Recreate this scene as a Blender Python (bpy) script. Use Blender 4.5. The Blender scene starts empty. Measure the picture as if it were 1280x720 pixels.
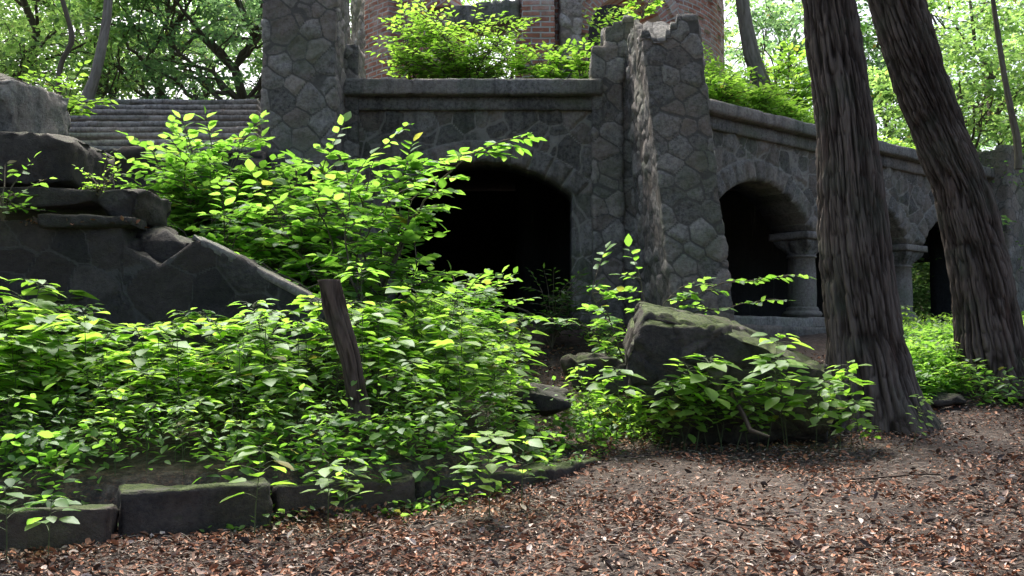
import bpy, bmesh, math, random
import numpy as np
from mathutils import Vector

random.seed(7)
RNG = np.random.default_rng(11)
S = bpy.context.scene
COL = S.collection
R = math.radians

# ------------------------------------------------------------------ camera, sky, sun, exposure
F = 1350.0                      # focal length in pixels of a 1280 px wide frame
EYE = 1.3
PITCH = math.atan(80.0 / F)
cd = bpy.data.cameras.new('camera')
cam = bpy.data.objects.new('camera', cd)
COL.objects.link(cam)
cd.sensor_width = 36.0
cd.lens = 36.0 * F / 1280.0
cd.clip_start = 0.05
cd.clip_end = 600
cam.location = (0, 0, EYE)
cam.rotation_euler = (math.pi / 2 + PITCH, 0, 0)
S.camera = cam

SUN_EL, SUN_AZ = R(58), R(-18)          # azimuth from +Y towards +X
w = bpy.data.worlds.new('World')
S.world = w
w.use_nodes = True
nt = w.node_tree
bg = nt.nodes['Background']
sky = nt.nodes.new('ShaderNodeTexSky')
sky.sky_type = 'NISHITA'
sky.sun_disc = False
sky.sun_elevation = SUN_EL
sky.sun_rotation = SUN_AZ
sky.air_density = 1.0
sky.dust_density = 7.0
sky.ozone_density = 1.0
nt.links.new(sky.outputs[0], bg.inputs[0])
bg.inputs[1].default_value = 0.15
sd = bpy.data.lights.new('sun', 'SUN')
sun = bpy.data.objects.new('sun', sd)
COL.objects.link(sun)
sd.energy = 4.0
sd.angle = R(26)
sd.color = (1.0, 0.97, 0.92)
sdir = Vector((math.sin(SUN_AZ) * math.cos(SUN_EL), math.cos(SUN_AZ) * math.cos(SUN_EL), math.sin(SUN_EL)))
sun.rotation_euler = sdir.to_track_quat('Z', 'Y').to_euler()
S.view_settings.view_transform = 'Standard'
S.view_settings.look = 'None'
S.view_settings.gamma = 1
S.view_settings.use_curve_mapping = False
S.view_settings.exposure = 1.4
S.cycles.max_bounces = 7
S.cycles.diffuse_bounces = 3
S.cycles.transmission_bounces = 4
S.cycles.glossy_bounces = 2
S.cycles.use_denoising = True

cp, sp_ = math.cos(PITCH), math.sin(PITCH)
def at(px, py, Y):
    """the point at depth Y seen at pixel (px, py) of the 1280x720 photograph"""
    a, b = px - 640.0, 360.0 - py
    y = F * cp - b * sp_
    z = F * sp_ + b * cp
    s = Y / y
    return np.array([a * s, Y, EYE + z * s])

# ------------------------------------------------------------------ numeric helpers
def _hash(ix, iy, iz, seed):
    h = (ix.astype(np.int64) * 374761393 + iy.astype(np.int64) * 668265263 + iz.astype(np.int64) * 2147483647 + seed * 974634211) & 0xFFFFFFFF
    h = ((h ^ (h >> 13)) * 1274126177) & 0xFFFFFFFF
    h = ((h ^ (h >> 16)) * 2246822519) & 0xFFFFFFFF
    h = h ^ (h >> 15)
    return (h & 0xFFFFFF) / float(0x1000000)

def vnoise(P, seed=0):
    P = np.asarray(P, float)
    i = np.floor(P).astype(np.int64)
    f = P - i
    f = f * f * f * (f * (f * 6 - 15) + 10)
    out = 0
    for dx in (0, 1):
        wx = f[:, 0] if dx else 1 - f[:, 0]
        for dy in (0, 1):
            wy = f[:, 1] if dy else 1 - f[:, 1]
            for dz in (0, 1):
                wz = f[:, 2] if dz else 1 - f[:, 2]
                out = out + wx * wy * wz * _hash(i[:, 0] + dx, i[:, 1] + dy, i[:, 2] + dz, seed)
    return out

def fbm(P, octaves=4, seed=0, gain=0.5):
    P = np.asarray(P, float)
    a, t, o = 1.0, 0.0, 0.0
    for k in range(octaves):
        o = o + a * (vnoise(P * 2.0 ** k + 17.3 * k, seed + k) - 0.5)
        t += a
        a *= gain
    return o / t * 2

def smooth(a, b, x):
    t = np.clip((x - a) / (b - a), 0, 1)
    return t * t * (3 - 2 * t)

def voronoi(P, cell, seed=0, jit=0.8):
    """nearest-cell id and distance (metres) to the nearest joint between two cells"""
    cell = np.asarray(cell, float)
    Q = P / cell
    base = np.floor(Q).astype(np.int64)
    offs = [(a, b, c) for a in (-1, 0, 1) for b in (-1, 0, 1) for c in (-1, 0, 1)]
    best = np.full(len(P), 1e9)
    bp = np.zeros((len(P), 3))
    bid = np.zeros(len(P))
    pts = []
    for o in offs:
        c = base + np.array(o)
        st = 0.5 * (c[:, 2] % 2)
        h = np.stack([_hash(c[:, 0], c[:, 1], c[:, 2], seed + 31 * k) for k in range(3)], 1)
        p = c + 0.5 + (h - 0.5) * jit
        p[:, 0] += st
        p[:, 1] += st
        p = p * cell
        pts.append(p)
        d = ((P - p) ** 2).sum(1)
        m = d < best
        best[m] = d[m]
        bp[m] = p[m]
        bid[m] = _hash(c[:, 0], c[:, 1], c[:, 2], seed + 999)[m]
    e = np.full(len(P), 1e9)
    for p in pts:
        dv = p - bp
        L = np.sqrt((dv ** 2).sum(1))
        ok = L > 1e-6
        t = np.full(len(P), 1e9)
        t[ok] = (((p + bp) / 2 - P)[ok] * dv[ok]).sum(1) / L[ok]
        e = np.minimum(e, t)
    return bid, e

def mesh(name, V, Fs, mat, parent=None, attrs=None, smooth_sh=True, vec=None):
    """one mesh object from numpy arrays; Fs: list of index arrays (n,3) or (n,4)"""
    V = np.asarray(V, np.float32)
    if not isinstance(Fs, list):
        Fs = [Fs]
    Fs = [np.asarray(f, np.int32) for f in Fs if len(f)]
    me = bpy.data.meshes.new(name)
    me.vertices.add(len(V))
    me.vertices.foreach_set('co', V.ravel())
    idx = np.concatenate([f.ravel() for f in Fs])
    cnt = np.concatenate([np.full(len(f), f.shape[1], np.int32) for f in Fs])
    start = np.concatenate([[0], np.cumsum(cnt)[:-1]]).astype(np.int32)
    me.loops.add(len(idx))
    me.loops.foreach_set('vertex_index', idx)
    me.polygons.add(len(cnt))
    me.polygons.foreach_set('loop_start', start)
    me.polygons.foreach_set('loop_total', cnt)
    me.polygons.foreach_set('use_smooth', np.full(len(cnt), smooth_sh, bool))
    me.update(calc_edges=True)
    for k, a in (attrs or {}).items():
        at_ = me.attributes.new(k, 'FLOAT', 'POINT')
        at_.data.foreach_set('value', np.asarray(a, np.float32))
    for k, a in (vec or {}).items():
        at_ = me.attributes.new(k, 'FLOAT_VECTOR', 'POINT')
        at_.data.foreach_set('vector', np.asarray(a, np.float32).ravel())
    if mat:
        me.materials.append(mat)
    o = bpy.data.objects.new(name, me)
    COL.objects.link(o)
    if parent:
        o.parent = parent
    return o

def tag(o, label=None, cat=None, group=None, kind=None):
    if label: o['label'] = label
    if cat: o['category'] = cat
    if group: o['group'] = group
    if kind: o['kind'] = kind
    return o

def empty(name, loc=(0, 0, 0), label=None, cat=None, group=None):
    o = bpy.data.objects.new(name, None)
    o.empty_display_size = 0.2
    COL.objects.link(o)
    o.location = tuple(float(c) for c in loc)
    return tag(o, label, cat, group)

def dup(root, loc, rotz=0, scale=1.0, label=None, group=None, tilt=(0, 0)):
    r = root.copy()
    COL.objects.link(r)
    r.location = tuple(float(c) for c in loc)
    r.rotation_euler = (tilt[0], tilt[1], rotz)
    r.scale = (scale,) * 3
    if label: r['label'] = label
    if group: r['group'] = group
    for ch in list(root.children):
        c = ch.copy()
        COL.objects.link(c)
        c.parent = r
    return r

def dense_box(lo, hi, res):
    """closed box surface as a dense quad grid"""
    lo, hi = np.array(lo, float), np.array(hi, float)
    n = np.maximum(1, np.round((hi - lo) / res).astype(int))
    Vs, Fs, Ns = [], [], []
    off = 0
    for ax in range(3):
        u, v = (ax + 1) % 3, (ax + 2) % 3
        for side in (0, 1):
            gu, gv = np.meshgrid(np.arange(n[u] + 1), np.arange(n[v] + 1), indexing='ij')
            P = np.zeros(gu.shape + (3,), int)
            P[..., u] = gu
            P[..., v] = gv
            P[..., ax] = n[ax] * side
            idx = np.arange(gu.size).reshape(gu.shape) + off
            q = np.stack([idx[:-1, :-1], idx[1:, :-1], idx[1:, 1:], idx[:-1, 1:]], -1).reshape(-1, 4)
            if not side:
                q = q[:, ::-1]
            Vs.append(P.reshape(-1, 3))
            Fs.append(q)
            nn = np.zeros((gu.size, 3))
            nn[:, ax] = 1 if side else -1
            Ns.append(nn)
            off += gu.size
    V = np.concatenate(Vs)
    Fq = np.concatenate(Fs)
    N = np.concatenate(Ns)
    U, inv = np.unique(V, axis=0, return_inverse=True)
    inv = inv.ravel()
    NN = np.zeros((len(U), 3))
    np.add.at(NN, inv, N)
    NN /= np.linalg.norm(NN, axis=1)[:, None]
    return lo + U / n * (hi - lo), inv[Fq], NN

def stonify(P, N, cell=(0.5, 0.5, 0.4), seed=0, H=0.05, jit=0.75, rough=0.03, warp=0.1):
    Pw = P + warp * np.stack([fbm(P * 2.2, 2, seed + 5 + k) for k in range(3)], 1)
    sid, e = voronoi(Pw, cell, seed, jit)
    h = H * smooth(0.0, 0.032, e) ** 0.6
    h = h + (sid - 0.5) * 0.03 * smooth(0.01, 0.05, e)
    h = h + rough * (fbm(P * 5, 3, seed + 3, 0.62) + 0.8 * (np.abs(fbm(P * 3.1, 3, seed + 13)) - .2)) * smooth(0.0, 0.05, e)
    bead = np.exp(-(e / 0.012) ** 2) * 0.02
    mort = np.clip(1 - e / .03, 0, 1)
    return P + N * (h + bead)[:, None], sid, mort

def fracture(V, seed, n=7, lo=.03, hi=.16, up=.6):
    """cut corners and edges away along random planes"""
    rg = np.random.default_rng(seed * 7 + 1)
    V = V.copy()
    ext = V.max(0) - V.min(0)
    hi = min(hi, .22 * ext.min()); lo = min(lo, .5 * hi)
    for k in range(n):
        d = rg.normal(size=3) / ext
        d[2] = abs(d[2]) * (1 if rg.random() < up else -1)
        d[1] = -abs(d[1])
        d /= np.linalg.norm(d)
        t = V @ d
        c = t.max() - rg.uniform(lo, hi)
        V -= np.maximum(t - c, 0)[:, None] * d
    return V

def rot_z(V, a):
    c, s = math.cos(a), math.sin(a)
    return np.stack([V[:, 0] * c - V[:, 1] * s, V[:, 0] * s + V[:, 1] * c, V[:, 2]], 1)

def rock(name, pts, mat, res=0.06, seed=0, amp=0.06, parent=None, soften=2, crack=0.03, origin=None):
    """rock from the convex hull of real points, refined and broken up by noise"""
    pts = np.array(pts, float)
    o0 = np.array(origin if origin is not None else [pts[:, 0].mean(), pts[:, 1].mean(), pts[:, 2].min()])
    bm = bmesh.new()
    vs = [bm.verts.new(p - o0) for p in pts]
    r = bmesh.ops.convex_hull(bm, input=vs)
    bmesh.ops.delete(bm, geom=[g for g in r['geom_interior'] if isinstance(g, bmesh.types.BMVert)], context='VERTS')
    for it in range(9):
        ed = [e for e in bm.edges if e.calc_length() > res * 1.35]
        if not ed: break
        bmesh.ops.subdivide_edges(bm, edges=ed, cuts=1)
        bmesh.ops.triangulate(bm, faces=[f for f in bm.faces if len(f.verts) > 3])
    for k in range(soften):
        bmesh.ops.smooth_vert(bm, verts=bm.verts, factor=0.5, use_axis_x=True, use_axis_y=True, use_axis_z=True)
    bm.normal_update()
    V = np.array([v.co[:] for v in bm.verts])
    N = np.array([v.normal[:] for v in bm.verts])
    Fq = np.array([[v.index for v in f.verts] for f in bm.faces]) if False else None
    bm.verts.index_update()
    Fq = np.array([[v.index for v in f.verts] for f in bm.faces])
    bm.free()
    W = V + o0
    Ww = W + 0.15 * np.stack([fbm(W * 1.5, 3, seed + k) for k in range(3)], 1)
    sid, e = voronoi(Ww, (0.6, 0.6, 0.2), seed + 40, 0.95)
    d = amp * fbm(W * 2.2, 3, seed, 0.55) + (sid - 0.5) * amp * 1.4 * smooth(0, .012, e) - crack * np.exp(-(e / 0.03) ** 2)
    d = d + 0.5 * amp * fbm(W * [6, 6, 9], 2, seed + 9, .6)
    V = fracture(V, seed, 6, .02, .10) + N * d[:, None]
    o = mesh(name, V, Fq, mat, parent, attrs={'stone': sid, 'mort': np.zeros(len(V))})
    o.location = o0
    return o

def tube(paths, sides=6):
    """paths: list of (points Nx3, radii N) -> V, F"""
    Vs, Fs = [], []
    off = 0
    for P, r in paths:
        P = np.asarray(P, float)
        r = np.broadcast_to(np.asarray(r, float), (len(P),))
        T = np.gradient(P, axis=0)
        T /= np.linalg.norm(T, axis=1)[:, None] + 1e-9
        ref = np.tile([0.31, 0.95, 0.05], (len(P), 1))
        A = np.cross(T, ref)
        A /= np.linalg.norm(A, axis=1)[:, None] + 1e-9
        B = np.cross(T, A)
        th = np.linspace(0, 2 * np.pi, sides, endpoint=False)
        ring = P[:, None] + r[:, None, None] * (np.cos(th)[None, :, None] * A[:, None] + np.sin(th)[None, :, None] * B[:, None])
        Vs.append(ring.reshape(-1, 3))
        i = np.arange(len(P) - 1)[:, None] * sides
        j = np.arange(sides)[None]
        jn = (j + 1) % sides
        Fs.append(np.stack([i + j, i + jn, i + sides + jn, i + sides + j], -1).reshape(-1, 4) + off)
        off += len(P) * sides
    return np.concatenate(Vs), np.concatenate(Fs)

# leaf templates: length 1 along x, width along y, up z
def leaf_template(wd=0.28, fold=0.10, droop=0.22):
    mid = [(0, 0), (.22, 0), (.52, 0), (.8, 0), (1, 0)]
    prof = [(.16, wd * .62), (.45, wd), (.76, wd * .58)]
    V = []
    for t, _ in mid: V.append((t, 0, -droop * t * t))
    for s in (1, -1):
        for t, y in prof: V.append((t, s * y, -droop * t * t + fold * y / wd))
    T = []
    for s, b in ((1, 5), (-1, 8)):
        tr = [(0, 1, b), (1, 2, b), (2, b + 1, b), (2, 3, b + 1), (3, b + 2, b + 1), (3, 4, b + 2)]
        T += [t if s == 1 else t[::-1] for t in tr]
    return np.array(V), np.array(T)
BROAD = leaf_template(.33, .05, .14)
NARROW = leaf_template(.21, .06, .18)
OVAL = leaf_template(.38, .06, .15)
POINTED = leaf_template(.34, .04, .12)
BLADE = (np.array([(0, 0, 0), (.5, .27, .05), (1, 0, -.08), (.5, -.27, .05)]), np.array([(0, 2, 1), (0, 3, 2)]))
GRASS = (np.array([(0, -.03, 0), (0, .03, 0), (.5, .022, -.04), (.5, -.022, -.04), (1, 0, -.25)]), np.array([(0, 1, 2), (0, 2, 3), (3, 2, 4)]))

class Leaves:
    def __init__(s): s.p, s.d, s.u, s.s = [], [], [], []
    def add(s, p, d, u, size):
        s.p.append(p); s.d.append(d); s.u.append(u); s.s.append(size)
    def build(s, name, tmpl, mat, parent=None, seed=0):
        return leaves(name, np.array(s.p), np.array(s.d), np.array(s.u), np.array(s.s), tmpl, mat, parent, seed)

def nrm(a): return a / (np.linalg.norm(a, axis=-1, keepdims=True) + 1e-9)

def leaves(name, P, D, U, size, tmpl, mat, parent=None, seed=0):
    TV, TT = tmpl
    rg = np.random.default_rng(seed + 5)
    D = nrm(D)
    Yv = nrm(np.cross(U, D))
    Zv = np.cross(D, Yv)
    n = len(P)
    V = P[:, None] + size[:, None, None] * (TV[None, :, 0:1] * D[:, None] + TV[None, :, 1:2] * Yv[:, None] + TV[None, :, 2:3] * Zv[:, None])
    T = TT[None] + (np.arange(n) * len(TV))[:, None, None]
    rnd = np.repeat(rg.random(n), len(TV))
    along = np.tile(TV[:, 1], n)
    return mesh(name, V.reshape(-1, 3), T.reshape(-1, 3), mat, parent, attrs={'rnd': rnd, 'across': along}, smooth_sh=True)

# ------------------------------------------------------------------ materials
class NB:
    def __init__(s, name):
        s.m = bpy.data.materials.new(name)
        s.m.use_nodes = True
        s.t = s.m.node_tree
        s.t.nodes.clear()
        s.out = s.n('ShaderNodeOutputMaterial')
    def n(s, kind, **kw):
        nd = s.t.nodes.new(kind)
        for k, v in kw.items():
            if k in nd.inputs: s.set(nd.inputs[k], v)
            else: setattr(nd, k, v)
        return nd
    def set(s, inp, v):
        if isinstance(v, bpy.types.NodeSocket): s.t.links.new(v, inp)
        else: inp.default_value = v
    def noise(s, scale, detail=4, vec=None, rough=0.55, out=0):
        nd = s.n('ShaderNodeTexNoise')
        nd.inputs['Scale'].default_value = scale
        nd.inputs['Detail'].default_value = detail
        nd.inputs['Roughness'].default_value = rough
        if vec is not None: s.t.links.new(vec, nd.inputs['Vector'])
        return nd.outputs[out]
    def pos(s): return s.n('ShaderNodeNewGeometry').outputs['Position']
    def objc(s): return s.n('ShaderNodeTexCoord').outputs['Object']
    def attr(s, name, vec=False):
        a = s.n('ShaderNodeAttribute', attribute_name=name)
        return a.outputs['Vector' if vec else 'Fac']
    def ramp(s, fac, stops):
        r = s.n('ShaderNodeValToRGB')
        cr = r.color_ramp
        while len(cr.elements) < len(stops): cr.elements.new(0.5)
        for e, (p, c) in zip(cr.elements, stops):
            e.position = p
            e.color = tuple(c) + (1,) if len(c) == 3 else c
        s.t.links.new(fac, r.inputs[0])
        return r.outputs[0]
    def rng(s, v, a, b, c=0, d=1):
        m = s.n('ShaderNodeMapRange')
        for i, q in zip((1, 2, 3, 4), (a, b, c, d)): m.inputs[i].default_value = q
        s.t.links.new(v, m.inputs[0])
        return m.outputs[0]
    def math(s, op, a, b=0.0):
        m = s.n('ShaderNodeMath', operation=op)
        s.set(m.inputs[0], a); s.set(m.inputs[1], b)
        return m.outputs[0]
    def mix(s, fac, a, b, mode='MIX'):
        m = s.n('ShaderNodeMix', data_type='RGBA', blend_type=mode)
        s.set(m.inputs[0], fac)
        s.set(m.inputs[6], tuple(a) + (1,) if isinstance(a, tuple) and len(a) == 3 else a)
        s.set(m.inputs[7], tuple(b) + (1,) if isinstance(b, tuple) and len(b) == 3 else b)
        return m.outputs[2]
    def normal_z(s):
        sx = s.n('ShaderNodeSeparateXYZ')
        s.t.links.new(s.n('ShaderNodeNewGeometry').outputs['Normal'], sx.inputs[0])
        return sx.outputs[2]
    def done(s, col, rough=0.85, bump=None, strength=0.5, dist=0.02, spec=0.3):
        b = s.n('ShaderNodeBsdfPrincipled')
        s.set(b.inputs['Base Color'], col if isinstance(col, bpy.types.NodeSocket) else tuple(col) + (1,))
        s.set(b.inputs['Roughness'], rough)
        b.inputs['Specular IOR Level'].default_value = spec
        if bump is not None:
            bn = s.n('ShaderNodeBump')
            bn.inputs['Strength'].default_value = strength
            bn.inputs['Distance'].default_value = dist
            s.t.links.new(bump, bn.inputs['Height'])
            s.t.links.new(bn.outputs[0], b.inputs['Normal'])
        s.t.links.new(b.outputs[0], s.out.inputs[0])
        return s.m

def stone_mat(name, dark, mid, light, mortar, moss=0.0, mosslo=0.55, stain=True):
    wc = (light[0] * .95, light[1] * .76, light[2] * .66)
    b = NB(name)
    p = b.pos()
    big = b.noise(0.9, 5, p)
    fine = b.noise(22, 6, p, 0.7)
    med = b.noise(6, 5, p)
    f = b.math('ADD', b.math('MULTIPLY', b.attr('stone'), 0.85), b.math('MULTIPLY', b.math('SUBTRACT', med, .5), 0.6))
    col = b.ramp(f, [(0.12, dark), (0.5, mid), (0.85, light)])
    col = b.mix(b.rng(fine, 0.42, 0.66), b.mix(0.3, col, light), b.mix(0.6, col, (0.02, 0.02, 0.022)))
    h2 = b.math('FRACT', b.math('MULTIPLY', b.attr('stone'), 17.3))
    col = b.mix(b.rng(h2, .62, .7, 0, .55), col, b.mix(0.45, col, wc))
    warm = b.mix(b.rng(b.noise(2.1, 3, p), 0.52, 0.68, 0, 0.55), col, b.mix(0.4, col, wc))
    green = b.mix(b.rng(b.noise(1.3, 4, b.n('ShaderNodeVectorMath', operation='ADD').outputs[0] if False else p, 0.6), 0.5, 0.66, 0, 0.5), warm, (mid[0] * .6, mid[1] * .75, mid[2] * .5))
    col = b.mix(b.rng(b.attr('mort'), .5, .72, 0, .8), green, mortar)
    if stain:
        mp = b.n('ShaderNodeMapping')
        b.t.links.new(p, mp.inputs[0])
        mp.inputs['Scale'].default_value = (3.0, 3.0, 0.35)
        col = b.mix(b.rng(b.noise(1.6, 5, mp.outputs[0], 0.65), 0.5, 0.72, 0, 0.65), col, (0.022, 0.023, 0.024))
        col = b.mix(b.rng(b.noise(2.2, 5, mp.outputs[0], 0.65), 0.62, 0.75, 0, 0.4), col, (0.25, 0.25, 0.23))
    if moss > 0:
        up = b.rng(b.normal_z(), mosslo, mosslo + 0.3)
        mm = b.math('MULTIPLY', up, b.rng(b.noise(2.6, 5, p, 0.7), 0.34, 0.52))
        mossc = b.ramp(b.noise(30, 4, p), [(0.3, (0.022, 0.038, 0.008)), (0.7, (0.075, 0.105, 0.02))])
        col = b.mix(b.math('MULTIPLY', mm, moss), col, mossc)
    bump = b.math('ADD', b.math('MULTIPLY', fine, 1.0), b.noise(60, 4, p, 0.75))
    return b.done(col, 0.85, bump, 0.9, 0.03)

M = {}
M['rubble'] = stone_mat('rubble_masonry', (0.062, 0.060, 0.055), (0.143, 0.137, 0.125), (0.276, 0.260, 0.235), (0.266, 0.255, 0.225))
M['pier'] = stone_mat('pier_masonry', (0.087, 0.084, 0.078), (0.189, 0.182, 0.168), (0.317, 0.300, 0.274), (0.077, 0.074, 0.067), stain=False)
M['coping'] = stone_mat('coping_stone', (0.102, 0.100, 0.096), (0.205, 0.200, 0.190), (0.338, 0.330, 0.312), (0.205, 0.200, 0.192), moss=0.4, mosslo=0.7)
M['rock'] = stone_mat('fallen_stone', (0.013, 0.011, 0.010), (0.033, 0.030, 0.027), (0.092, 0.085, 0.077), (0.102, 0.100, 0.092), moss=0.5, mosslo=0.75, stain=False)  # darkened base also stands in for deep shade on the left stonework
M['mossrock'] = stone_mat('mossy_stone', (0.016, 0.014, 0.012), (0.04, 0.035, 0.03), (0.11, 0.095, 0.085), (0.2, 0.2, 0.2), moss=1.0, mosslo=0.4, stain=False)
M['painted_shade'] = stone_mat('shade_painted_plaster', (0.016, 0.017, 0.018), (0.032, 0.034, 0.036), (0.06, 0.062, 0.065), (0.05, 0.05, 0.05))  # dark tones stand in for the deep shade inside the rooms
M['plaster'] = stone_mat('bare_rubble_core', (0.16, 0.13, 0.115), (0.34, 0.29, 0.26), (0.52, 0.48, 0.45), (0.2, 0.17, 0.15), stain=False)
M['step'] = stone_mat('step_stone', (0.102, 0.100, 0.096), (0.194, 0.188, 0.178), (0.491, 0.480, 0.450), (0.205, 0.200, 0.192))

def brick_mat():
    b = NB('old_brick')
    uv = b.attr('bricks', True)
    p = b.pos()
    bt = b.n('ShaderNodeTexBrick')
    b.t.links.new(b.n('ShaderNodeVectorMath', operation='ADD').outputs[0], bt.inputs[0]) if False else b.t.links.new(uv, bt.inputs[0])
    bt.inputs['Scale'].default_value = 1
    bt.inputs['Brick Width'].default_value = 0.31
    bt.inputs['Row Height'].default_value = 0.1
    bt.inputs['Mortar Size'].default_value = 0.018
    bt.inputs['Mortar Smooth'].default_value = 0.3
    bt.inputs['Color1'].default_value = (0.27, 0.10, 0.065, 1)
    bt.inputs['Color2'].default_value = (0.42, 0.19, 0.135, 1)
    bt.inputs['Mortar'].default_value = (0.40, 0.37, 0.345, 1)
    col = b.mix(b.rng(b.noise(5, 5, p), 0.5, 0.75, 0, 0.5), bt.outputs[0], (0.14, 0.085, 0.07))
    col = b.mix(b.rng(b.noise(1.1, 6, p, 0.7), 0.46, 0.66, 0, 0.7), col, (0.5, 0.46, 0.43))
    col = b.mix(b.rng(b.noise(1.9, 6, p, 0.7), 0.62, 0.74, 0, 0.6), col, (0.08, 0.07, 0.065))
    h = b.math('SUBTRACT', b.math('MULTIPLY', b.noise(9, 5, p), 0.7), bt.outputs[1])
    return b.done(col, 0.9, h, 0.9, 0.03)
M['brick'] = brick_mat()

def bark_mat(name, a, c, d):
    b = NB(name)
    p = b.objc()
    h = b.attr('ridge')
    mp = b.n('ShaderNodeMapping')
    b.t.links.new(p, mp.inputs[0])
    mp.inputs['Scale'].default_value = (1, 1, 0.14)
    n = b.noise(26, 6, mp.outputs[0], 0.65)
    col = b.ramp(b.math('ADD', b.math('MULTIPLY', h, 0.55), b.math('MULTIPLY', n, 0.55)), [(0.2, a), (0.5, c), (0.9, d)])
    col = b.mix(b.rng(b.noise(2.2, 4, p), 0.52, 0.7, 0, 0.45), col, (0.055, 0.07, 0.05))
    col = b.mix(b.rng(b.noise(8, 4, mp.outputs[0]), 0.58, 0.72, 0, 0.5), col, (0.11, 0.075, 0.06))
    return b.done(col, 0.95, n, 0.8, 0.03, spec=0.1)
M['bark'] = bark_mat('furrowed_bark', (0.010, 0.0078, 0.0065), (0.037, 0.0295, 0.0245), (0.14, 0.118, 0.102))
M['twig'] = bark_mat('twig_bark', (0.05, 0.04, 0.03), (0.1, 0.085, 0.065), (0.17, 0.15, 0.12))
M['paletrunk'] = bark_mat('grey_trunk_bark', (0.07, 0.06, 0.052), (0.16, 0.145, 0.125), (0.28, 0.26, 0.23))
M['deadwood'] = bark_mat('dead_wood', (0.012, 0.009, 0.0075), (0.042, 0.032, 0.025), (0.13, 0.10, 0.08))

def leaf_mat(name, lo, hi, tlo, thi, trans=0.55, gloss=0.028):
    b = NB(name)
    r = b.attr('rnd')
    v = b.math('ADD', b.math('MULTIPLY', r, 0.7), b.math('MULTIPLY', b.noise(3, 2, b.pos()), 0.3))
    dif = b.ramp(v, [(0.15, lo), (0.85, hi)])
    tr = b.ramp(v, [(0.15, tlo), (0.85, thi)])
    rib = b.rng(b.math('ABSOLUTE', b.attr('across')), 0.0, 0.05, 0.45, 0.0)
    dif = b.mix(rib, dif, (0.16, 0.24, 0.08))
    old = b.rng(r, .988, .991)
    dif = b.mix(b.math('MULTIPLY', old, .8), dif, (0.16, 0.12, 0.03))
    spots = b.rng(b.noise(38, 3, b.pos(), .6), .66, .7, 0, .6)
    dif = b.mix(spots, dif, (0.07, 0.05, 0.02))
    tr = b.mix(b.math('MULTIPLY', old, .7), tr, (0.34, 0.24, 0.04))
    D = b.n('ShaderNodeBsdfDiffuse'); b.t.links.new(dif, D.inputs[0])
    T = b.n('ShaderNodeBsdfTranslucent'); b.t.links.new(tr, T.inputs[0])
    m1 = b.n('ShaderNodeMixShader'); m1.inputs[0].default_value = trans
    b.t.links.new(D.outputs[0], m1.inputs[1]); b.t.links.new(T.outputs[0], m1.inputs[2])
    G = b.n('ShaderNodeBsdfGlossy'); G.inputs['Roughness'].default_value = 0.5
    G.inputs[0].default_value = (0.9, 0.95, 1, 1)
    m2 = b.n('ShaderNodeMixShader'); m2.inputs[0].default_value = gloss
    b.t.links.new(m1.outputs[0], m2.inputs[1]); b.t.links.new(G.outputs[0], m2.inputs[2])
    b.t.links.new(m2.outputs[0], b.out.inputs[0])
    return b.m
M['herb'] = leaf_mat('herb_leaf', (0.075, 0.15, 0.022), (0.165, 0.27, 0.05), (0.21, 0.46, 0.03), (0.46, 0.74, 0.10))
M['sap'] = leaf_mat('sapling_leaf', (0.05, 0.125, 0.024), (0.125, 0.23, 0.05), (0.18, 0.44, 0.035), (0.41, 0.71, 0.105))
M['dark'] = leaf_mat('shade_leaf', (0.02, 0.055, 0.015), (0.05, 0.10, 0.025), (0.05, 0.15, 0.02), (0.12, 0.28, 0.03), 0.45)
M['canopy'] = leaf_mat('tree_leaf', (0.045, 0.09, 0.045), (0.10, 0.165, 0.08), (0.16, 0.34, 0.12), (0.36, 0.58, 0.22), 0.55)  # this and the yellow-green leaf are paled to stand in for distant haze
M['canopy_y'] = leaf_mat('yellow_green_tree_leaf', (0.055, 0.11, 0.04), (0.12, 0.19, 0.07), (0.22, 0.43, 0.09), (0.46, 0.68, 0.18), 0.6)
M['stem'] = NB('green_stem').done((0.055, 0.075, 0.03), 0.7)

def ground_mat():
    b = NB('forest_soil')
    p = b.pos()
    f = b.noise(14, 8, p, 0.75)
    col = b.ramp(f, [(0.3, (0.016, 0.0128, 0.011)), (0.5, (0.058, 0.048, 0.041)), (0.72, (0.17, 0.148, 0.13))])
    col = b.mix(b.rng(b.noise(38, 4, p, 0.6), 0.52, 0.66, 0, 0.6), col, (0.16, 0.09, 0.06))
    col = b.mix(b.rng(b.noise(0.9, 4, p), 0.45, 0.65, 0, 0.5), col, (0.045, 0.038, 0.034))
    bump = b.math('ADD', f, b.noise(60, 4, p))
    return b.done(col, 0.95, bump, 0.8, 0.03, spec=0.1)
M['soil'] = ground_mat()

def litter_mat():
    b = NB('dead_leaf')
    col = b.ramp(b.attr('rnd'), [(0.0, (0.045, 0.034, 0.03)), (0.32, (0.10, 0.068, 0.05)), (0.58, (0.26, 0.112, 0.06)), (0.84, (0.30, 0.16, 0.10)), (1.0, (0.46, 0.40, 0.35))])
    return b.done(col, 0.8, spec=0.2)
M['litter'] = litter_mat()

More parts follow.
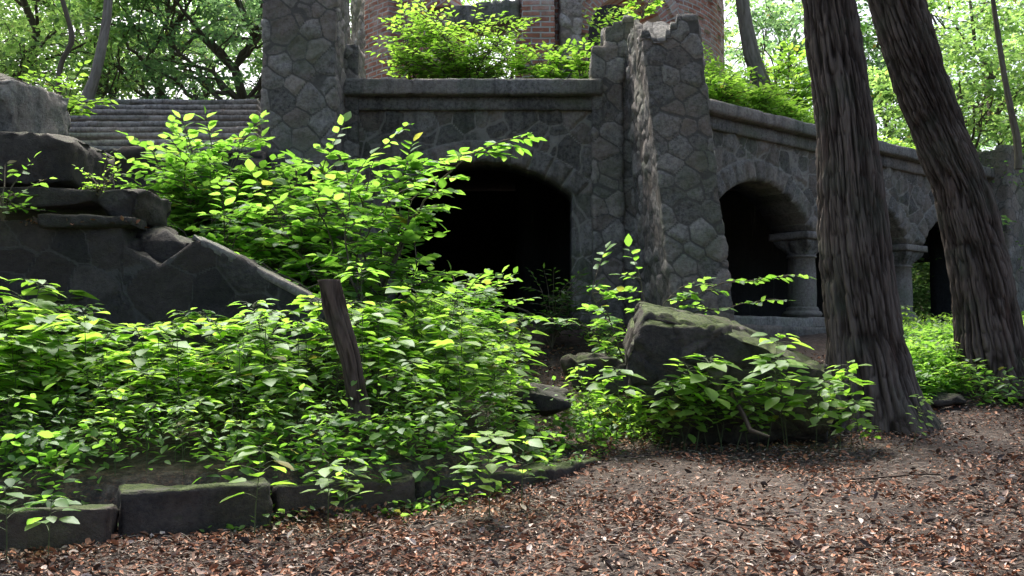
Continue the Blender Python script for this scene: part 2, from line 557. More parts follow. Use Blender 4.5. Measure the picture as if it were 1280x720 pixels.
# ------------------------------------------------------------------ terrain
def prof(y, pts):
    xs, zs = zip(*pts)
    return np.interp(y, xs, zs)
KERB_XY = np.array([(-6.5, 7.45), (-3.2, 7.5), (-2.1, 7.62), (-1.2, 7.9), (-0.35, 8.6), (0.35, 9.6), (0.95, 10.7)])
def ground(x, y):
    x = np.asarray(x, float); y = np.asarray(y, float)
    base = prof(y, [(-200, -0.6), (0, -0.25), (6.4, 0), (9, .15), (12, .5), (13.5, .78), (16, 1.7), (24, 1.8), (34, 3.0), (60, 5), (400, 9)])
    right = prof(y, [(-200, -0.6), (0, -0.25), (6.4, 0), (9, .15), (12, .5), (12.75, .63), (13.5, 1.0), (17, 1.5), (20, 1.7), (26, 2.0), (40, 3.2), (400, 9)])
    z = base + (right - base) * smooth(2.5, 4.5, x)
    ky = np.interp(x, KERB_XY[:, 0], KERB_XY[:, 1])
    kd = y - ky
    bed = smooth(0.02, 0.3, kd) * (0.30 + 0.08 * np.clip(kd, 0, 4)) * smooth(0.6, -0.8, x - 0.5 * np.clip(kd - 1, 0, 3))
    z = z + bed * smooth(14.0, 10.8, y)
    hill = prof(y, [(10.9, 0), (11.6, .4), (13, 1.0), (14.4, .9), (15.0, 1.0), (17.2, 2.5), (17.8, 3.12), (24, 3.5), (60, 3), (120, 0)])
    z = z + hill * smooth(-1.9, -3.6, x) 
    z = z + 0.05 * fbm(np.stack([x.ravel() * 1.3, y.ravel() * 1.3, 0 * x.ravel()], 1), 3, 3).reshape(x.shape)
    return z

def gz(x, y): return float(ground(np.array([x]), np.array([y]))[0])

def hit(px, py):
    """where the line of sight through a pixel meets the ground"""
    lo = None
    for Y in np.arange(4, 30, 0.05):
        p = at(px, py, Y)
        if p[2] <= gz(p[0], p[1]): return p
    return p

xs = np.unique(np.concatenate([np.linspace(-110, -14, 20), np.linspace(-14, 18, 200), np.linspace(18, 110, 20)]))
ys = np.unique(np.concatenate([np.linspace(-40, 2, 14), np.linspace(2, 26, 180), np.linspace(26, 150, 30)]))
gx, gy = np.meshgrid(xs, ys, indexing='ij')
gzv = ground(gx, gy)
idx = np.arange(gx.size).reshape(gx.shape)
q = np.stack([idx[:-1, :-1], idx[1:, :-1], idx[1:, 1:], idx[:-1, 1:]], -1).reshape(-1, 4)
tag(mesh('ground', np.stack([gx, gy, gzv], -1).reshape(-1, 3), q, M['soil']), kind='structure')

# ------------------------------------------------------------------ the stone ruin
D0 = 16.0
ZTOP = at(600, 103, D0)[2]
CX = at(778, 103, D0)[0]
WA = R(41.5)
WU = np.array([math.cos(WA), math.sin(WA), 0])      # along the arcade, going back to the right
WN = np.array([math.sin(WA), -math.cos(WA), 0])     # its outward normal
def wing(t, out=0.0, z=0.0): return np.array([CX, D0, z]) + WU * t + WN * out

ruin = empty('stone_ruin', (0, D0, 1.7), 'ruined rubble stone terrace building with round arched openings and tall piers', 'ruin')
def child(o):
    o.parent = ruin
    o.matrix_parent_inverse.identity()
    o.location = (o.location[0], o.location[1] - D0, o.location[2] - 1.7)
    return o

class Arch:
    def __init__(s, c, half, spring, rise):
        s.c, s.h, s.zs = c, half, spring
        s.R = (half * half + rise * rise) / (2 * rise)
        s.zc = spring + rise - s.R
    def sdf(s, u, v):
        return np.where(v > s.zs, np.hypot(u - s.c, v - s.zc) - s.R, np.abs(u - s.c) - s.h)
    def grad(s, u, v):
        du, dv = u - s.c, v - s.zc
        L = np.hypot(du, dv) + 1e-9
        up = v > s.zs
        return np.where(up, du / L, np.sign(du)), np.where(up, dv / L, 0)

def wall(name, O, U, N, ulen, zlo, zhi, arches, thick, seed, mat, cell, res=0.026, openbelow=None, ring=0.32, H=0.035, jit=0.8, top_noise=0.0):
    O, U, N = np.array(O, float), np.array(U, float), np.array(N, float)
    nu, nv = int(ulen / res), int((zhi - zlo) / res)
    u, v = np.meshgrid(np.linspace(0, ulen, nu), np.linspace(zlo, zhi, nv), indexing='ij')
    u = u.ravel(); v = v.ravel()
    s = np.full(u.shape, 9.0)
    gu = np.zeros_like(u); gv = np.zeros_like(u)
    for a in arches:
        sa = a.sdf(u, v)
        m = sa < s
        a1, a2 = a.grad(u, v)
        gu[m] = a1[m]; gv[m] = a2[m]; s[m] = sa[m]
    if openbelow:
        u0, u1, zb = openbelow
        sb = np.maximum(np.maximum(u0 - u, u - u1), v - zb)
        m = sb < s
        which = np.argmax(np.stack([u0 - u, u - u1, v - zb]), 0)
        gu[m] = np.where(which == 0, -1, np.where(which == 1, 1, 0))[m]
        gv[m] = np.where(which == 2, 1, 0)[m]
        s[m] = sb[m]
    # masonry pattern
    Pw = np.stack([u, 0 * u + seed, v], 1)
    Pp = Pw + 0.1 * np.stack([fbm(Pw * 2.2, 2, seed + k) for k in range(3)], 1)
    sid, e = voronoi(Pp, cell, seed, jit)
    for a in arches:
        sa = a.sdf(u, v)
        ang = np.arctan2(u - a.c, v - a.zc)
        arc = ang * (a.R + 0.15) / 0.30 + 0.5
        inb = (sa < ring) & (v > a.zs)
        k = np.floor(arc)
        fr = np.abs(arc - k - 0.5)
        eb = np.minimum((0.5 - fr) * 0.30, ring - sa)
        e = np.where(inb, eb, np.where(v > a.zs, np.minimum(e, np.abs(sa - ring)), e))
        sid = np.where(inb, 0.5 + 0.5 * _hash(k.astype(np.int64), k.astype(np.int64) * 0, k.astype(np.int64) * 0 + 1, seed), sid)
    h = H * smooth(0, 0.06, e) + (sid - .5) * 0.022 * smooth(.01, .05, e) + 0.034 * fbm(Pw * 5, 3, seed + 3, .62) + np.exp(-(e / 0.012) ** 2) * 0.016 + sum(np.where((a.sdf(u, v) < ring) & (v > a.zs), .03 * smooth(0, .03, e), 0) for a in arches)
    mort = np.clip(1 - e / .03, 0, 1)
    snap = s < 0
    us = np.where(snap, u - gu * s, u); vs_ = np.where(snap, v - gv * s, v)
    h = h * smooth(-0.02, 0.05, np.maximum(s, 0)) + 0
    idx = np.arange(nu * nv).reshape(nu, nv)
    q = np.stack([idx[:-1, :-1], idx[1:, :-1], idx[1:, 1:], idx[:-1, 1:]], -1).reshape(-1, 4)
    keep = ~(s[q] < 0).all(1)
    cut = snap & (np.abs(s) > 3 * res)
    keep &= ~cut[q].any(1)
    q = q[keep]
    Pf = O + U * us[:, None] + np.array([0, 0, 1.0]) * vs_[:, None]
    front = Pf + N * h[:, None]
    back = Pf - N * thick
    used = np.unique(q)
    remap = -np.ones(len(u), int)
    remap[used] = np.arange(len(used))
    q = remap[q]
    nF = len(used)
    # orientation: U x Z should point along N, else flip
    if np.dot(np.cross(U, [0, 0, 1]), N) < 0: q = q[:, ::-1]
    ed = np.concatenate([q[:, [0, 1]], q[:, [1, 2]], q[:, [2, 3]], q[:, [3, 0]]])
    key = np.sort(ed, 1)
    _, inv, cnt = np.unique(key, axis=0, return_inverse=True, return_counts=True)
    be = ed[cnt[inv.ravel()] == 1]
    side = np.stack([be[:, 1], be[:, 0], be[:, 0] + nF, be[:, 1] + nF], 1)
    V = np.concatenate([front[used], back[used]])
    Fq = np.concatenate([q, q[:, ::-1] + nF, side])
    at_s = np.concatenate([sid[used]] * 2); at_m = np.concatenate([mort[used]] * 2)
    o = mesh(name, V, Fq, mat, None, attrs={'stone': at_s, 'mort': at_m})
    return child(o)

# front wall with its wide segmental arch
XL = at(430, 103, D0)[0]
a_c = at(603, 300, D0)[0]
zsp = at(603, 243, D0)[2]
zap = at(603, 202, D0)[2]
farch = Arch(a_c - XL, 1.34, zsp, zap - zsp)
wall('front_wall', (XL, D0, 0), (1, 0, 0), (0, -1, 0), CX - XL + 0.1, 1.3, ZTOP - 0.42, [farch], 0.75, 3, M['rubble'], (0.34, 0.5, 0.31))

# arcade wing
zi = at(1023, 290, 19.4)[2]
za = at(950, 227, 18.26)[2]
warch = [Arch(c, 1.42, zi, za - zi) for c in (3.41, 6.89, 10.36)]
wall('arcade_wall', (CX, D0, 0), WU, WN, 12.4, 1.3, ZTOP - 0.42, warch, 0.75, 8, M['rubble'], (0.33, 0.5, 0.28), res=0.032, openbelow=(1.99, 11.78, zi), ring=0.36)

def block(name, lo, hi, mat, res=0.05, amp=0.02, seed=0, rotz=0, loc=(0, 0, 0), parent=None, stone=0.5, chip=0.0, tilt=None):
    V, Fq, N = dense_box(lo, hi, res)
    slab = 0 * V[:, 0]
    if name in ('coping', 'frieze_band', 'base_course'):
        ln = 1.25 + .1 * (seed % 3)
        ph = V[:, 0] / ln + .15 * seed
        slab = np.abs(ph - np.round(ph)) * ln < res * .6
    rg = rot_z(V, rotz) + np.array(loc)
    Nw = rot_z(N, rotz)
    d = amp * fbm(rg * 3, 3, seed, 0.6) + amp * .5 * fbm(rg * 9, 2, seed + 4)
    edge = 1 - np.abs(N).max(1)
    d = d - edge * (0.02 + chip * np.clip(fbm(rg * 2.5, 3, seed + 8) + 0.25, 0, 1))
    d = d - .022 * slab
    V = V + N * d[:, None]
    sid = np.full(len(V), stone + .02 * (seed % 5))
    if np.any(slab): sid = np.clip(sid + .35 * (_hash(np.floor(ph + .5).astype(np.int64), np.full(len(V), seed), np.zeros(len(V), np.int64), 3) - .5), 0, 1)
    if parent is None:
        o = mesh(name, V, Fq, mat, None, attrs={'stone': sid, 'mort': 0 * sid})
        o.location = loc; o.rotation_euler = (tilt[0] if tilt else 0, tilt[1] if tilt else 0, rotz)
        return o
    o = mesh(name, V, Fq, mat, parent, attrs={'stone': sid, 'mort': 0 * sid})
    o.location = loc; o.rotation_euler = (tilt[0] if tilt else 0, tilt[1] if tilt else 0, rotz)
    return o

# copings: a projecting slab over a plain moulded band
XR = at(752, 103, D0)[0]
child(block('coping', (0, -0.26, -0.24), (XR - XL, 0.6, 0), M['coping'], 0.04, 0.012, 2, 0, (XL, D0, ZTOP), chip=0.06))
child(block('frieze_band', (0, -0.10, -0.20), (XR - XL, 0.5, 0), M['coping'], 0.06, 0.008, 3, 0, (XL, D0, ZTOP - 0.24), stone=0.25))
child(block('coping', (0.7, -0.26, -0.22), (12.1, 0.6, 0), M['coping'], 0.05, 0.016, 5, WA, (CX, D0, ZTOP + .003), chip=0.08))
child(block('frieze_band', (0.7, -0.10, -0.22), (12.1, 0.5, 0), M['coping'], 0.07, 0.008, 6, WA, (CX, D0, ZTOP - 0.22), stone=0.3))

def pier(name, lo, hi, seed, rotz=0, loc=(0, 0, 0), res=0.025, cell=(0.38, 0.36, 0.26), ragged=0.3, mat=None, label=None, shape=None):
    V, Fq, N = dense_box(lo, hi, res)
    lo, hi = np.array(lo), np.array(hi)
    W = rot_z(V, rotz) + np.array(loc)
    top = smooth(hi[2] - 0.5, hi[2], V[:, 2])
    P, sid, mort = stonify(W, rot_z(N, rotz), cell, seed, 0.034, 0.5, 0.034, 0.06)
    V2 = rot_z(P - np.array(loc), -rotz)
    V2[:, 2] -= top * ragged * np.clip(np.round(4 * (fbm(W * [1.7, 1.7, 0], 2, seed + 50) + .3)) / 4, 0, 1)
    if shape:
        V2[:, 0] = shape(V2[:, 0], V2[:, 1], V2[:, 2])
    o = mesh(name, V2, Fq, mat or M['pier'], None, attrs={'stone': sid, 'mort': mort})
    o.location = loc; o.rotation_euler = (0, 0, rotz)
    if label: o['label'] = label
    return child(o)

# left pier, runs out of the top of the picture
pl0, pl1 = at(327, 300, 15.0)[0], at(415, 300, 15.0)[0]
pier('stone_pier', (pl0, 15.0, 1.2), (pl1, 16.3, 8.2), 21, label='tall left pier of big pale grey rubble blocks')
pier('parapet_stub', (pl1 - 0.05, 15.95, ZTOP - 0.1), (at(427, 100, 16)[0], 16.6, at(420, 28, 16)[2]), 22)
pier('parapet_stub', (pl1 - 0.1, 15.9, 1.3), (at(447, 100, 16)[0], 16.55, at(440, 60, 16)[2]), 23)
# right pier
YP = 14.0
def lin(pa, pb, Y):
    A, B = at(pa[0], pa[1], Y), at(pb[0], pb[1], Y)
    return lambda z: A[0] + (B[0] - A[0]) * (z - A[2]) / (B[2] - A[2])
fl, fr_, bl = lin((803, 30), (836, 320), YP), lin((871, 30), (906, 320), YP), lin((783, 30), (798, 320), 16.0)
pr0, pr1 = 0.0, 0.72
def pshape(x, y, z):
    k = np.clip((y - YP) / 2.0, -.1, 1.3)
    L = fl(z) * (1 - k) + bl(z) * k
    return L + (x - pr0) / (pr1 - pr0) * (fr_(z) - fl(z) + .25 * k)
pier('stone_pier', (pr0, YP, 0.8), (pr1, 16.6, at(830, 12, YP)[2]), 31, label='right pier with a broken stepped top and pale edge stones', shape=pshape, ragged=0.4, cell=(0.30, 0.34, 0.23))
pr0 = at(790, 100, 16)[0]
pier('parapet_stub', (at(758, 0, 16)[0], 15.95, 1.5), (pr0 + 0.1, 16.7, at(760, 24, 16)[2]), 32, ragged=0.3)
pier('parapet_stub', (at(741, 0, 16)[0], 15.88, 1.5), (at(775, 0, 16)[0], 16.6, at(750, 62, 16)[2]), 33, ragged=0.3)
# end pier of the arcade
pier('stone_pier', (11.8, -0.5, 0.9), (13.6, 0.7, at(1245, 190, 24.2)[2]), 41, WA, (CX, D0, 0), res=0.04, label='low rounded end pier of the arcade')

# columns of the arcade
def lathe(prof_, n=28):
    P = np.array(prof_)
    th = np.linspace(0, 2 * np.pi, n, endpoint=False)
    V = np.stack([P[:, 0:1] * np.cos(th), P[:, 0:1] * np.sin(th), np.repeat(P[:, 1:2], n, 1)], -1).reshape(-1, 3)
    i = np.arange(len(P) - 1)[:, None] * n
    j = np.arange(n)[None]; jn = (j + 1) % n
    return V, np.stack([i + j, i + jn, i + n + jn, i + n + j], -1).reshape(-1, 4)
zb = at(1023, 410, 19.4)[2]
def column(t):
    p = wing(t, -0.34, 0)
    z0, z1 = zb, zi
    def lat(name, pr, par):
        V, Fq = lathe(pr)
        V = V + np.array([0, 0, 0])
        V = V + nrm(V * [1, 1, 0]) * (0.006 * fbm(V * 8 + t, 3, 4))[:, None]
        o = mesh(name, V, Fq, M['coping'], par, attrs={'stone': np.full(len(V), .45), 'mort': np.zeros(len(V))})
        return o
    hgt = z1 - z0
    sh = lat('column', [(0.25, .34), (.262, .6), (.255, hgt - .72), (.24, hgt - .46), (.27, hgt - .45), (.275, hgt - .42), (.24, hgt - .40)], None)
    sh.location = (p[0], p[1], z0)
    sh.rotation_euler = (0, 0, WA)
    child(sh)
    lat('column_base', [(.30, .2), (.345, .22), (.36, .26), (.335, .30), (.29, .32), (.30, .35), (.28, .38), (.25, .39)], sh)
    # cushion capital: round below, square above
    V, Fq, N = dense_box((-.36, -.36, 0), (.36, .36, .28), 0.03)
    f = smooth(0, .26, V[:, 2])
    rr = np.hypot(V[:, 0], V[:, 1]) + 1e-9
    rmax = np.maximum(np.abs(V[:, 0]), np.abs(V[:, 1]))
    circ = 0.25 / .36 * rmax / rr
    k = circ * (1 - f) + f * 1.0
    V[:, 0] *= k; V[:, 1] *= k
    lump = 0.03 * np.sin(np.arctan2(V[:, 1], V[:, 0]) * 8) * np.sin(np.pi * V[:, 2] / .28)
    V = V + N * (lump + 0.02 * fbm(V * 9 + t, 3, 6))[:, None]
    c = mesh('capital', V, Fq, M['coping'], sh, attrs={'stone': np.full(len(V), .35), 'mort': np.zeros(len(V))})
    c.location = (0, 0, hgt - .42)
    for nm, lo, hi, z in (('abacus', (-.42, -.42, 0), (.42, .42, .135), hgt - .14), ('plinth', (-.36, -.36, 0), (.36, .36, .2), 0.0)):
        b_ = block(nm, lo, hi, M['coping'], 0.05, 0.008, int(t * 10), 0, (0, 0, z), parent=sh, stone=.55)
for t in (5.15, 8.62): column(t)
# masonry sill course under the columns, low threshold of the big arch
child(block('base_course', (1.2, -0.45, 0.2), (12.0, 0.4, zb - 0.003), M['rubble'], 0.06, 0.03, 12, WA, (CX, D0, 0)))
child(block('base_course', (1.9, -0.25, zb - 0.05), (4.6, 0.45, zb + 0.16), M['coping'], 0.05, 0.015, 13, WA, (CX, D0, 0), stone=.6))
# rooms behind the arches
def plain(name, lo, hi, mat, rotz=0, loc=(0, 0, 0), seed=0):
    return child(block(name, lo, hi, mat, 0.2, 0.02, seed, rotz, loc, stone=.2))
plain('back_wall', (-3.2, 23.6, 1.0), (5.2, 24.0, ZTOP - .5), M['painted_shade'], seed=3)
plain('room_wall', (-3.3, 16.8, 1.0), (-2.9, 23.6, ZTOP - .5), M['painted_shade'], seed=4)
plain('back_wall', (1.4, 3.6, 1.0), (12.2, 4.0, ZTOP - .5), M['painted_shade'], WA, (CX, D0, 0), seed=5)
plain('room_wall', (1.9, 0.8, 1.0), (2.3, 3.6, ZTOP - .5), M['painted_shade'], WA, (CX, D0, 0), seed=6)
plain('end_wall', (11.8, 0.75, 1.0), (12.2, 1.32, ZTOP - .5), M['painted_shade'], WA, (CX, D0, 0), seed=8)
plain('end_wall', (11.8, 2.4, 1.0), (12.2, 3.6, ZTOP - .5), M['painted_shade'], WA, (CX, D0, 0), seed=9)
plain('end_wall', (11.8, 1.32, 3.4), (12.2, 2.4, ZTOP - .5), M['painted_shade'], WA, (CX, D0, 0), seed=10)
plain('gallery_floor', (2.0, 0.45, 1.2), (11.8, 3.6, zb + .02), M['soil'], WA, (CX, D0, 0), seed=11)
plain('room_floor', (-3.2, 16.1, 1.2), (1.6, 23.6, at(603, 396, D0)[2]), M['painted_shade'], seed=7)
# vault slab that carries the terrace
poly = [(-3.3, 16.4), (CX - .2, 16.4)] + [tuple(wing(t, -0.3)[:2]) for t in (0.4, 12.0)] + [tuple(wing(12.0, -4.3)[:2]), (wing(7, -5)[0], wing(7, -5)[1] + 2), (6, 30), (-3.3, 30)]
bm = bmesh.new()
vt = [bm.verts.new((x, y, ZTOP - 0.06)) for x, y in poly]
f = bm.faces.new(vt)
ex = bmesh.ops.extrude_face_region(bm, geom=[f])
for g in ex['geom']:
    if isinstance(g, bmesh.types.BMVert): g.co.z = ZTOP - 0.43
bmesh.ops.recalc_face_normals(bm, faces=bm.faces)
me = bpy.data.meshes.new('terrace_deck'); bm.to_mesh(me); bm.free()
me.materials.append(M['soil'])
o = bpy.data.objects.new('terrace_deck', me); COL.objects.link(o); child(o)

# ------------------------------------------------------------------ ruined brick tower on the terrace
TCX, TCY, TR = at(675, 50, 23.6)[0], 23.6, 4.0
tower = empty('brick_tower', (TCX, TCY, ZTOP), 'broken round brick tower with arched openings standing on the terrace', 'tower')
def tower_wall(name, a0, a1, zlo, ztopfn, holes, rad, thick, seed, res=0.035):
    ul = rad * (a1 - a0)
    nu, nv = int(ul / res), int(5.0 / res)
    u, v = np.meshgrid(np.linspace(0, ul, nu), np.linspace(0, 5.0, nv), indexing='ij')
    u = u.ravel(); v = v.ravel()
    ang = a0 + u / rad
    s = np.full(u.shape, 9.0); gu = np.zeros_like(u); gv = np.zeros_like(u)
    for a in holes:
        sa = a.sdf(u, v); m = sa < s; g1, g2 = a.grad(u, v)
        gu[m] = g1[m]; gv[m] = g2[m]; s[m] = sa[m]
    tz = ztopfn(u) + 0.2 * np.round(3 * fbm(np.stack([u * 1.6, 0 * u, 0 * u + seed], 1), 3, seed)) / 2
    snap = s < 0
    us = np.where(snap, u - gu * s, u); vs_ = np.where(snap, v - gv * s, v)
    idx = np.arange(nu * nv).reshape(nu, nv)
    q = np.stack([idx[:-1, :-1], idx[1:, :-1], idx[1:, 1:], idx[:-1, 1:]], -1).reshape(-1, 4)
    cut = (snap & (np.abs(s) > 3 * res)) | (v > tz)
    q = q[~((s[q] < 0).all(1) | cut[q].any(1))]
    # missing bricks: whole cells sunk back
    row = np.floor(vs_ / 0.1).astype(np.int64)
    colm = np.floor(us / 0.31 + 0.5 * (row % 2)).astype(np.int64)
    lost = _hash(colm, row, row * 0, seed)
    patch = fbm(np.stack([us * .7, vs_ * .7, 0 * us], 1), 3, seed + 2)
    h = 0.02 * (lost - .5) + np.where(lost > 0.9 - 0.5 * np.clip(patch, 0, 1), -0.06, 0) + 0.03 * patch
    h = h * smooth(0, .1, np.abs(s))
    bu, bv = us.copy(), vs_.copy()
    for a in holes:
        sa = a.sdf(u, v)
        an = np.arctan2(u - a.c, v - a.zc)
        inb = (sa < .55) & (v > a.zs)
        bu = np.where(inb, np.maximum(sa, 0) * 1.0, bu); bv = np.where(inb, an * (a.R + .2), bv)
        h = np.where(inb, 0.02 + np.where(sa > .27, 0.05, 0), h)
    rr = rad + h
    def pt(r_): return np.stack([np.sin(ang + (us - u) / rad) * r_, -np.cos(ang + (us - u) / rad) * r_, zlo + vs_], 1)
    front, back = pt(rr), pt(rad - thick + 0 * rr)
    used = np.unique(q); remap = -np.ones(len(u), int); remap[used] = np.arange(len(used)); q = remap[q]; nF = len(used)
    ed = np.concatenate([q[:, [0, 1]], q[:, [1, 2]], q[:, [2, 3]], q[:, [3, 0]]])
    _, inv, cnt = np.unique(np.sort(ed, 1), axis=0, return_inverse=True, return_counts=True)
    be = ed[cnt[inv.ravel()] == 1]
    side = np.stack([be[:, 1], be[:, 0], be[:, 0] + nF, be[:, 1] + nF], 1)
    V = np.concatenate([front[used], back[used]])
    bc = np.stack([bu[used], bv[used], 0 * bu[used]], 1)
    return mesh(name, V, np.concatenate([q, q[:, ::-1] + nF, side]), M['brick'], tower, smooth_sh=False, vec={'bricks': np.concatenate([bc, bc])})
def tang(px):
    """angle on the tower front seen at this pixel column"""
    k = (px - 640) / F
    for a in np.linspace(-1.5, 1.5, 3001):
        if (TCX + math.sin(a) * TR) / (TCY - math.cos(a) * TR) >= k: return a
    return 1.5
A0, A1 = tang(404), tang(932)
def tu(px): return (tang(px) - A0) * TR
zt = lambda py, Y=20.0: at(640, py, Y)[2] - ZTOP
holes = [Arch(tu(603), (tu(640) - tu(562)) / 2, zt(8), 1.3),
         Arch(tu(790), 0.85, zt(50), 0.82)]
wh = tower_wall('tower_wall', A0, A1, 0.0, lambda u: np.full(u.shape, 4.6), holes, TR, 0.55, 51)
rw = tower_wall('rear_wall', A0 + math.pi - .3, A1 + math.pi + .3, 0.0, lambda u: np.where(u < (math.pi - .06 - A0 - math.pi + .3) * (TR - .1), 5.2, 1.9), [], TR - .1, 0.5, 53, res=.08)
rw.data.materials[0] = M['painted_shade']  # gloom inside the tower put into the wall colour
# the low stone sill closes the window opening below
def tower_patch(name, p0, p1, z0, z1, out, seed, mat, cell=(0.5, 0.5, 0.3), H=.05, rough=.05):
    a0, a1 = tang(p0), tang(p1)
    n = max(3, int((a1 - a0) * TR / .04)); m = max(3, int((z1 - z0) / .04))
    V, Fq, N = dense_box((0, 0, 0), ((a1 - a0) * TR, out + .62, z1 - z0), 0.04)
    a = a0 + V[:, 0] / TR
    r = TR + out - V[:, 1]
    Wn = np.stack([np.sin(a) * N[:, 0] * 0 + np.cos(a) * N[:, 0] - np.sin(a) * N[:, 1] * 1, np.sin(a) * N[:, 0] + np.cos(a) * N[:, 1], N[:, 2]], 1)
    W = np.stack([np.sin(a) * r, -np.cos(a) * r, z0 + V[:, 2]], 1)
    P, sid, mort = stonify(W, Wn, cell, seed, H, 0.8, rough, 0.1)
    bc = np.stack([V[:, 0], V[:, 2], 0 * a], 1)
    return mesh(name, P, Fq, mat, tower, attrs={'stone': sid, 'mort': mort}, vec={'bricks': bc})
tower_patch('window_sill', 560, 648, zt(34), zt(12), 0.06, 61, M['coping'])
tower_patch('pilaster', 655, 692, -.05, zt(-60), 0.30, 62, M['brick'], H=.0, rough=.02)
tower_patch('pilaster', 470, 498, -.05, zt(-60), 0.30, 63, M['brick'], H=.0, rough=.02)
tower_patch('wall_core', 412, 468, -.05, zt(-60), 0.10, 64, M['plaster'], (0.3, .3, .14))
tower_patch('wall_core', 702, 722, -.05, zt(-60), 0.22, 65, M['plaster'], (0.3, .3, .2))
tower_patch('wall_core', 884, 934, -.05, zt(80), 0.12, 66, M['plaster'], (0.3, .3, .2))
bpy.data.objects.remove  # (keeps linters quiet)

# ------------------------------------------------------------------ the broken staircase and fallen stones at the left
stair = empty('stone_staircase', (at(200, 180, 15)[0], 15.0, 2.8), 'wide dark stone staircase climbing to the upper terrace', 'staircase')
ytop = 17.2
ztop = at(200, 125, ytop)[2]
nst = 9
rs = random.Random(4)
for k in range(nst):
    yf = ytop - k * 0.31
    zt_ = ztop - k * 0.155
    x0 = at(98 - 4.5 * k + 5 * random.random(), 125, yf)[0]
    x1 = at(322, 125, yf)[0]
    V, Fq, N = dense_box((x0, 0, -0.17), (x1, 0.8, 0), 0.021)
    W = V + np.array([0, yf, zt_])
    nose = smooth(-0.085, -0.07, V[:, 2]) * (N[:, 1] < -.3)
    V = V + N * (0.006 * fbm(W * 7, 2, 70 + k))[:, None]
    V[:, 1] -= nose * (0.055 + .012 * fbm(W * [2, 2, 2], 3, 71 + k)) - 0.03 * (fbm(W * [3, 0, 0], 3, 75 + k) > .25) * nose
    V[:, 2] += 0.012 * fbm(W * [1.2, 0, 0], 3, 79 + k)
    sid = np.full(len(V), .35 + .3 * rs.random()) + .45 * nose * (V[:, 2] > -.03)  # upper nosing coloured paler to imitate sunlight grazing the step edges
    o = mesh('step', V, Fq, M['step'], stair, attrs={'stone': sid, 'mort': 0.0 * sid})
    o.location = (-stair.location[0], yf - stair.location[1], zt_ - stair.location[2])

def px_rock(name, front, Yf, depth, mat, label, cat, res=0.06, seed=0, amp=0.05, crack=0.03, group=None, lift=0.0, soften=2, back=None):
    """rock whose front outline is given at depth Yf and which goes back by depth"""
    fr = [at(x, y, Yf) for x, y in front]
    bk = [p + np.array([0, depth, lift]) for p in fr] if back is None else [at(x, y, Yf + depth) for x, y in back]
    o = rock(name, fr + bk, mat, res, seed, amp, None, soften, crack)
    return tag(o, label, cat, group)

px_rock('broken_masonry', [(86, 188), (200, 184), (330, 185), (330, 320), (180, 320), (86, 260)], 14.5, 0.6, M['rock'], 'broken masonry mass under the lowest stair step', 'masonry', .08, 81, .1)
def hull_rock(name, pts, mat, label, cat, res=.05, seed=0, amp=.04, crack=.03, soften=1):
    return tag(rock(name, [at(*p) for p in pts], M[mat], res, seed, amp, None, soften, crack), label, cat)
def rubble_block(name, p0, p1, ptop, Y, depth, mat, label, cat, seed, amp=.05, chip=.25, tilt=(0, 0), rz=0.0, stone=.5):
    """broken squared block: front bottom edge from p0 to p1 and top at ptop (pixels) at depth Y"""
    a, b_, t = at(*p0, Y), at(*p1, Y), at(*ptop, Y)
    L, hgt = b_[0] - a[0], t[2] - a[2]
    V, Fq, N = dense_box((-L, 0, 0), (0, depth, hgt), 0.035)
    W = V + b_
    edge = 1 - np.abs(N).max(1)
    sid, e = voronoi(W + .12 * np.stack([fbm(W * 2, 3, seed + k) for k in range(3)], 1), (.5, .5, .16), seed, .95)
    d = amp * fbm(W * 1.6, 4, seed, .6) + amp * .9 * (sid - .5) + .5 * amp * fbm(W * [6, 6, 9], 2, seed + 3, .6)
    c = np.maximum(np.abs(V[:, 0] + L / 2) / (L / 2), 0)
    near = smooth(.0, .16, np.minimum(np.minimum(-V[:, 0], V[:, 0] + L), 9))
    nz = smooth(.0, .14, np.minimum(V[:, 2], hgt - V[:, 2])); ny = smooth(0, .14, np.minimum(V[:, 1], depth - V[:, 1]))
    bite = np.clip(fbm(W * 2.3, 4, seed + 8, .6) + .1, 0, 1)
    prox = 1 - np.minimum(np.minimum(np.maximum(near, nz), np.maximum(nz, ny)), np.maximum(near, ny))
    V = fracture(V - N * (prox * bite * chip * .5 + edge * .008)[:, None], seed, 9, .04, .2) + N * (d * .45)[:, None]
    o = mesh(name, V, Fq, M[mat], None, attrs={'stone': np.clip(sid * .6 + stone - .3, 0, 1), 'mort': 0 * sid})
    o.location = b_
    o.rotation_euler = (tilt[0], tilt[1], rz)
    return tag(o, label, cat)
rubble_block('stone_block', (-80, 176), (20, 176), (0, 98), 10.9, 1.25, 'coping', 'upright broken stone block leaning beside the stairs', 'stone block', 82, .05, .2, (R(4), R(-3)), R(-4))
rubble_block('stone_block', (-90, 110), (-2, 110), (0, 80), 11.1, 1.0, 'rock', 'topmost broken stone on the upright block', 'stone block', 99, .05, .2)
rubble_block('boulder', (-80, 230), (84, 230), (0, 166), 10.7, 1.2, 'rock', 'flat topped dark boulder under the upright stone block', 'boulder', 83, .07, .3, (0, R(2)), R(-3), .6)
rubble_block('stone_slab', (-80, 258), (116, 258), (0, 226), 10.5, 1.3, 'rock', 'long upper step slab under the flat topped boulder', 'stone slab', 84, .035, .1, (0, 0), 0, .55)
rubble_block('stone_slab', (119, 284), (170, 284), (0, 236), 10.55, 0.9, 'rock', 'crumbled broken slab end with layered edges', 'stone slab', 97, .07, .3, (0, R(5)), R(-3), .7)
rubble_block('stone_slab', (45, 284), (164, 284), (0, 263), 10.38, .5, 'rock', 'lower cracked slab lying on the flank wall', 'stone slab', 85, .045, .15, (0, 0), 0, .6)
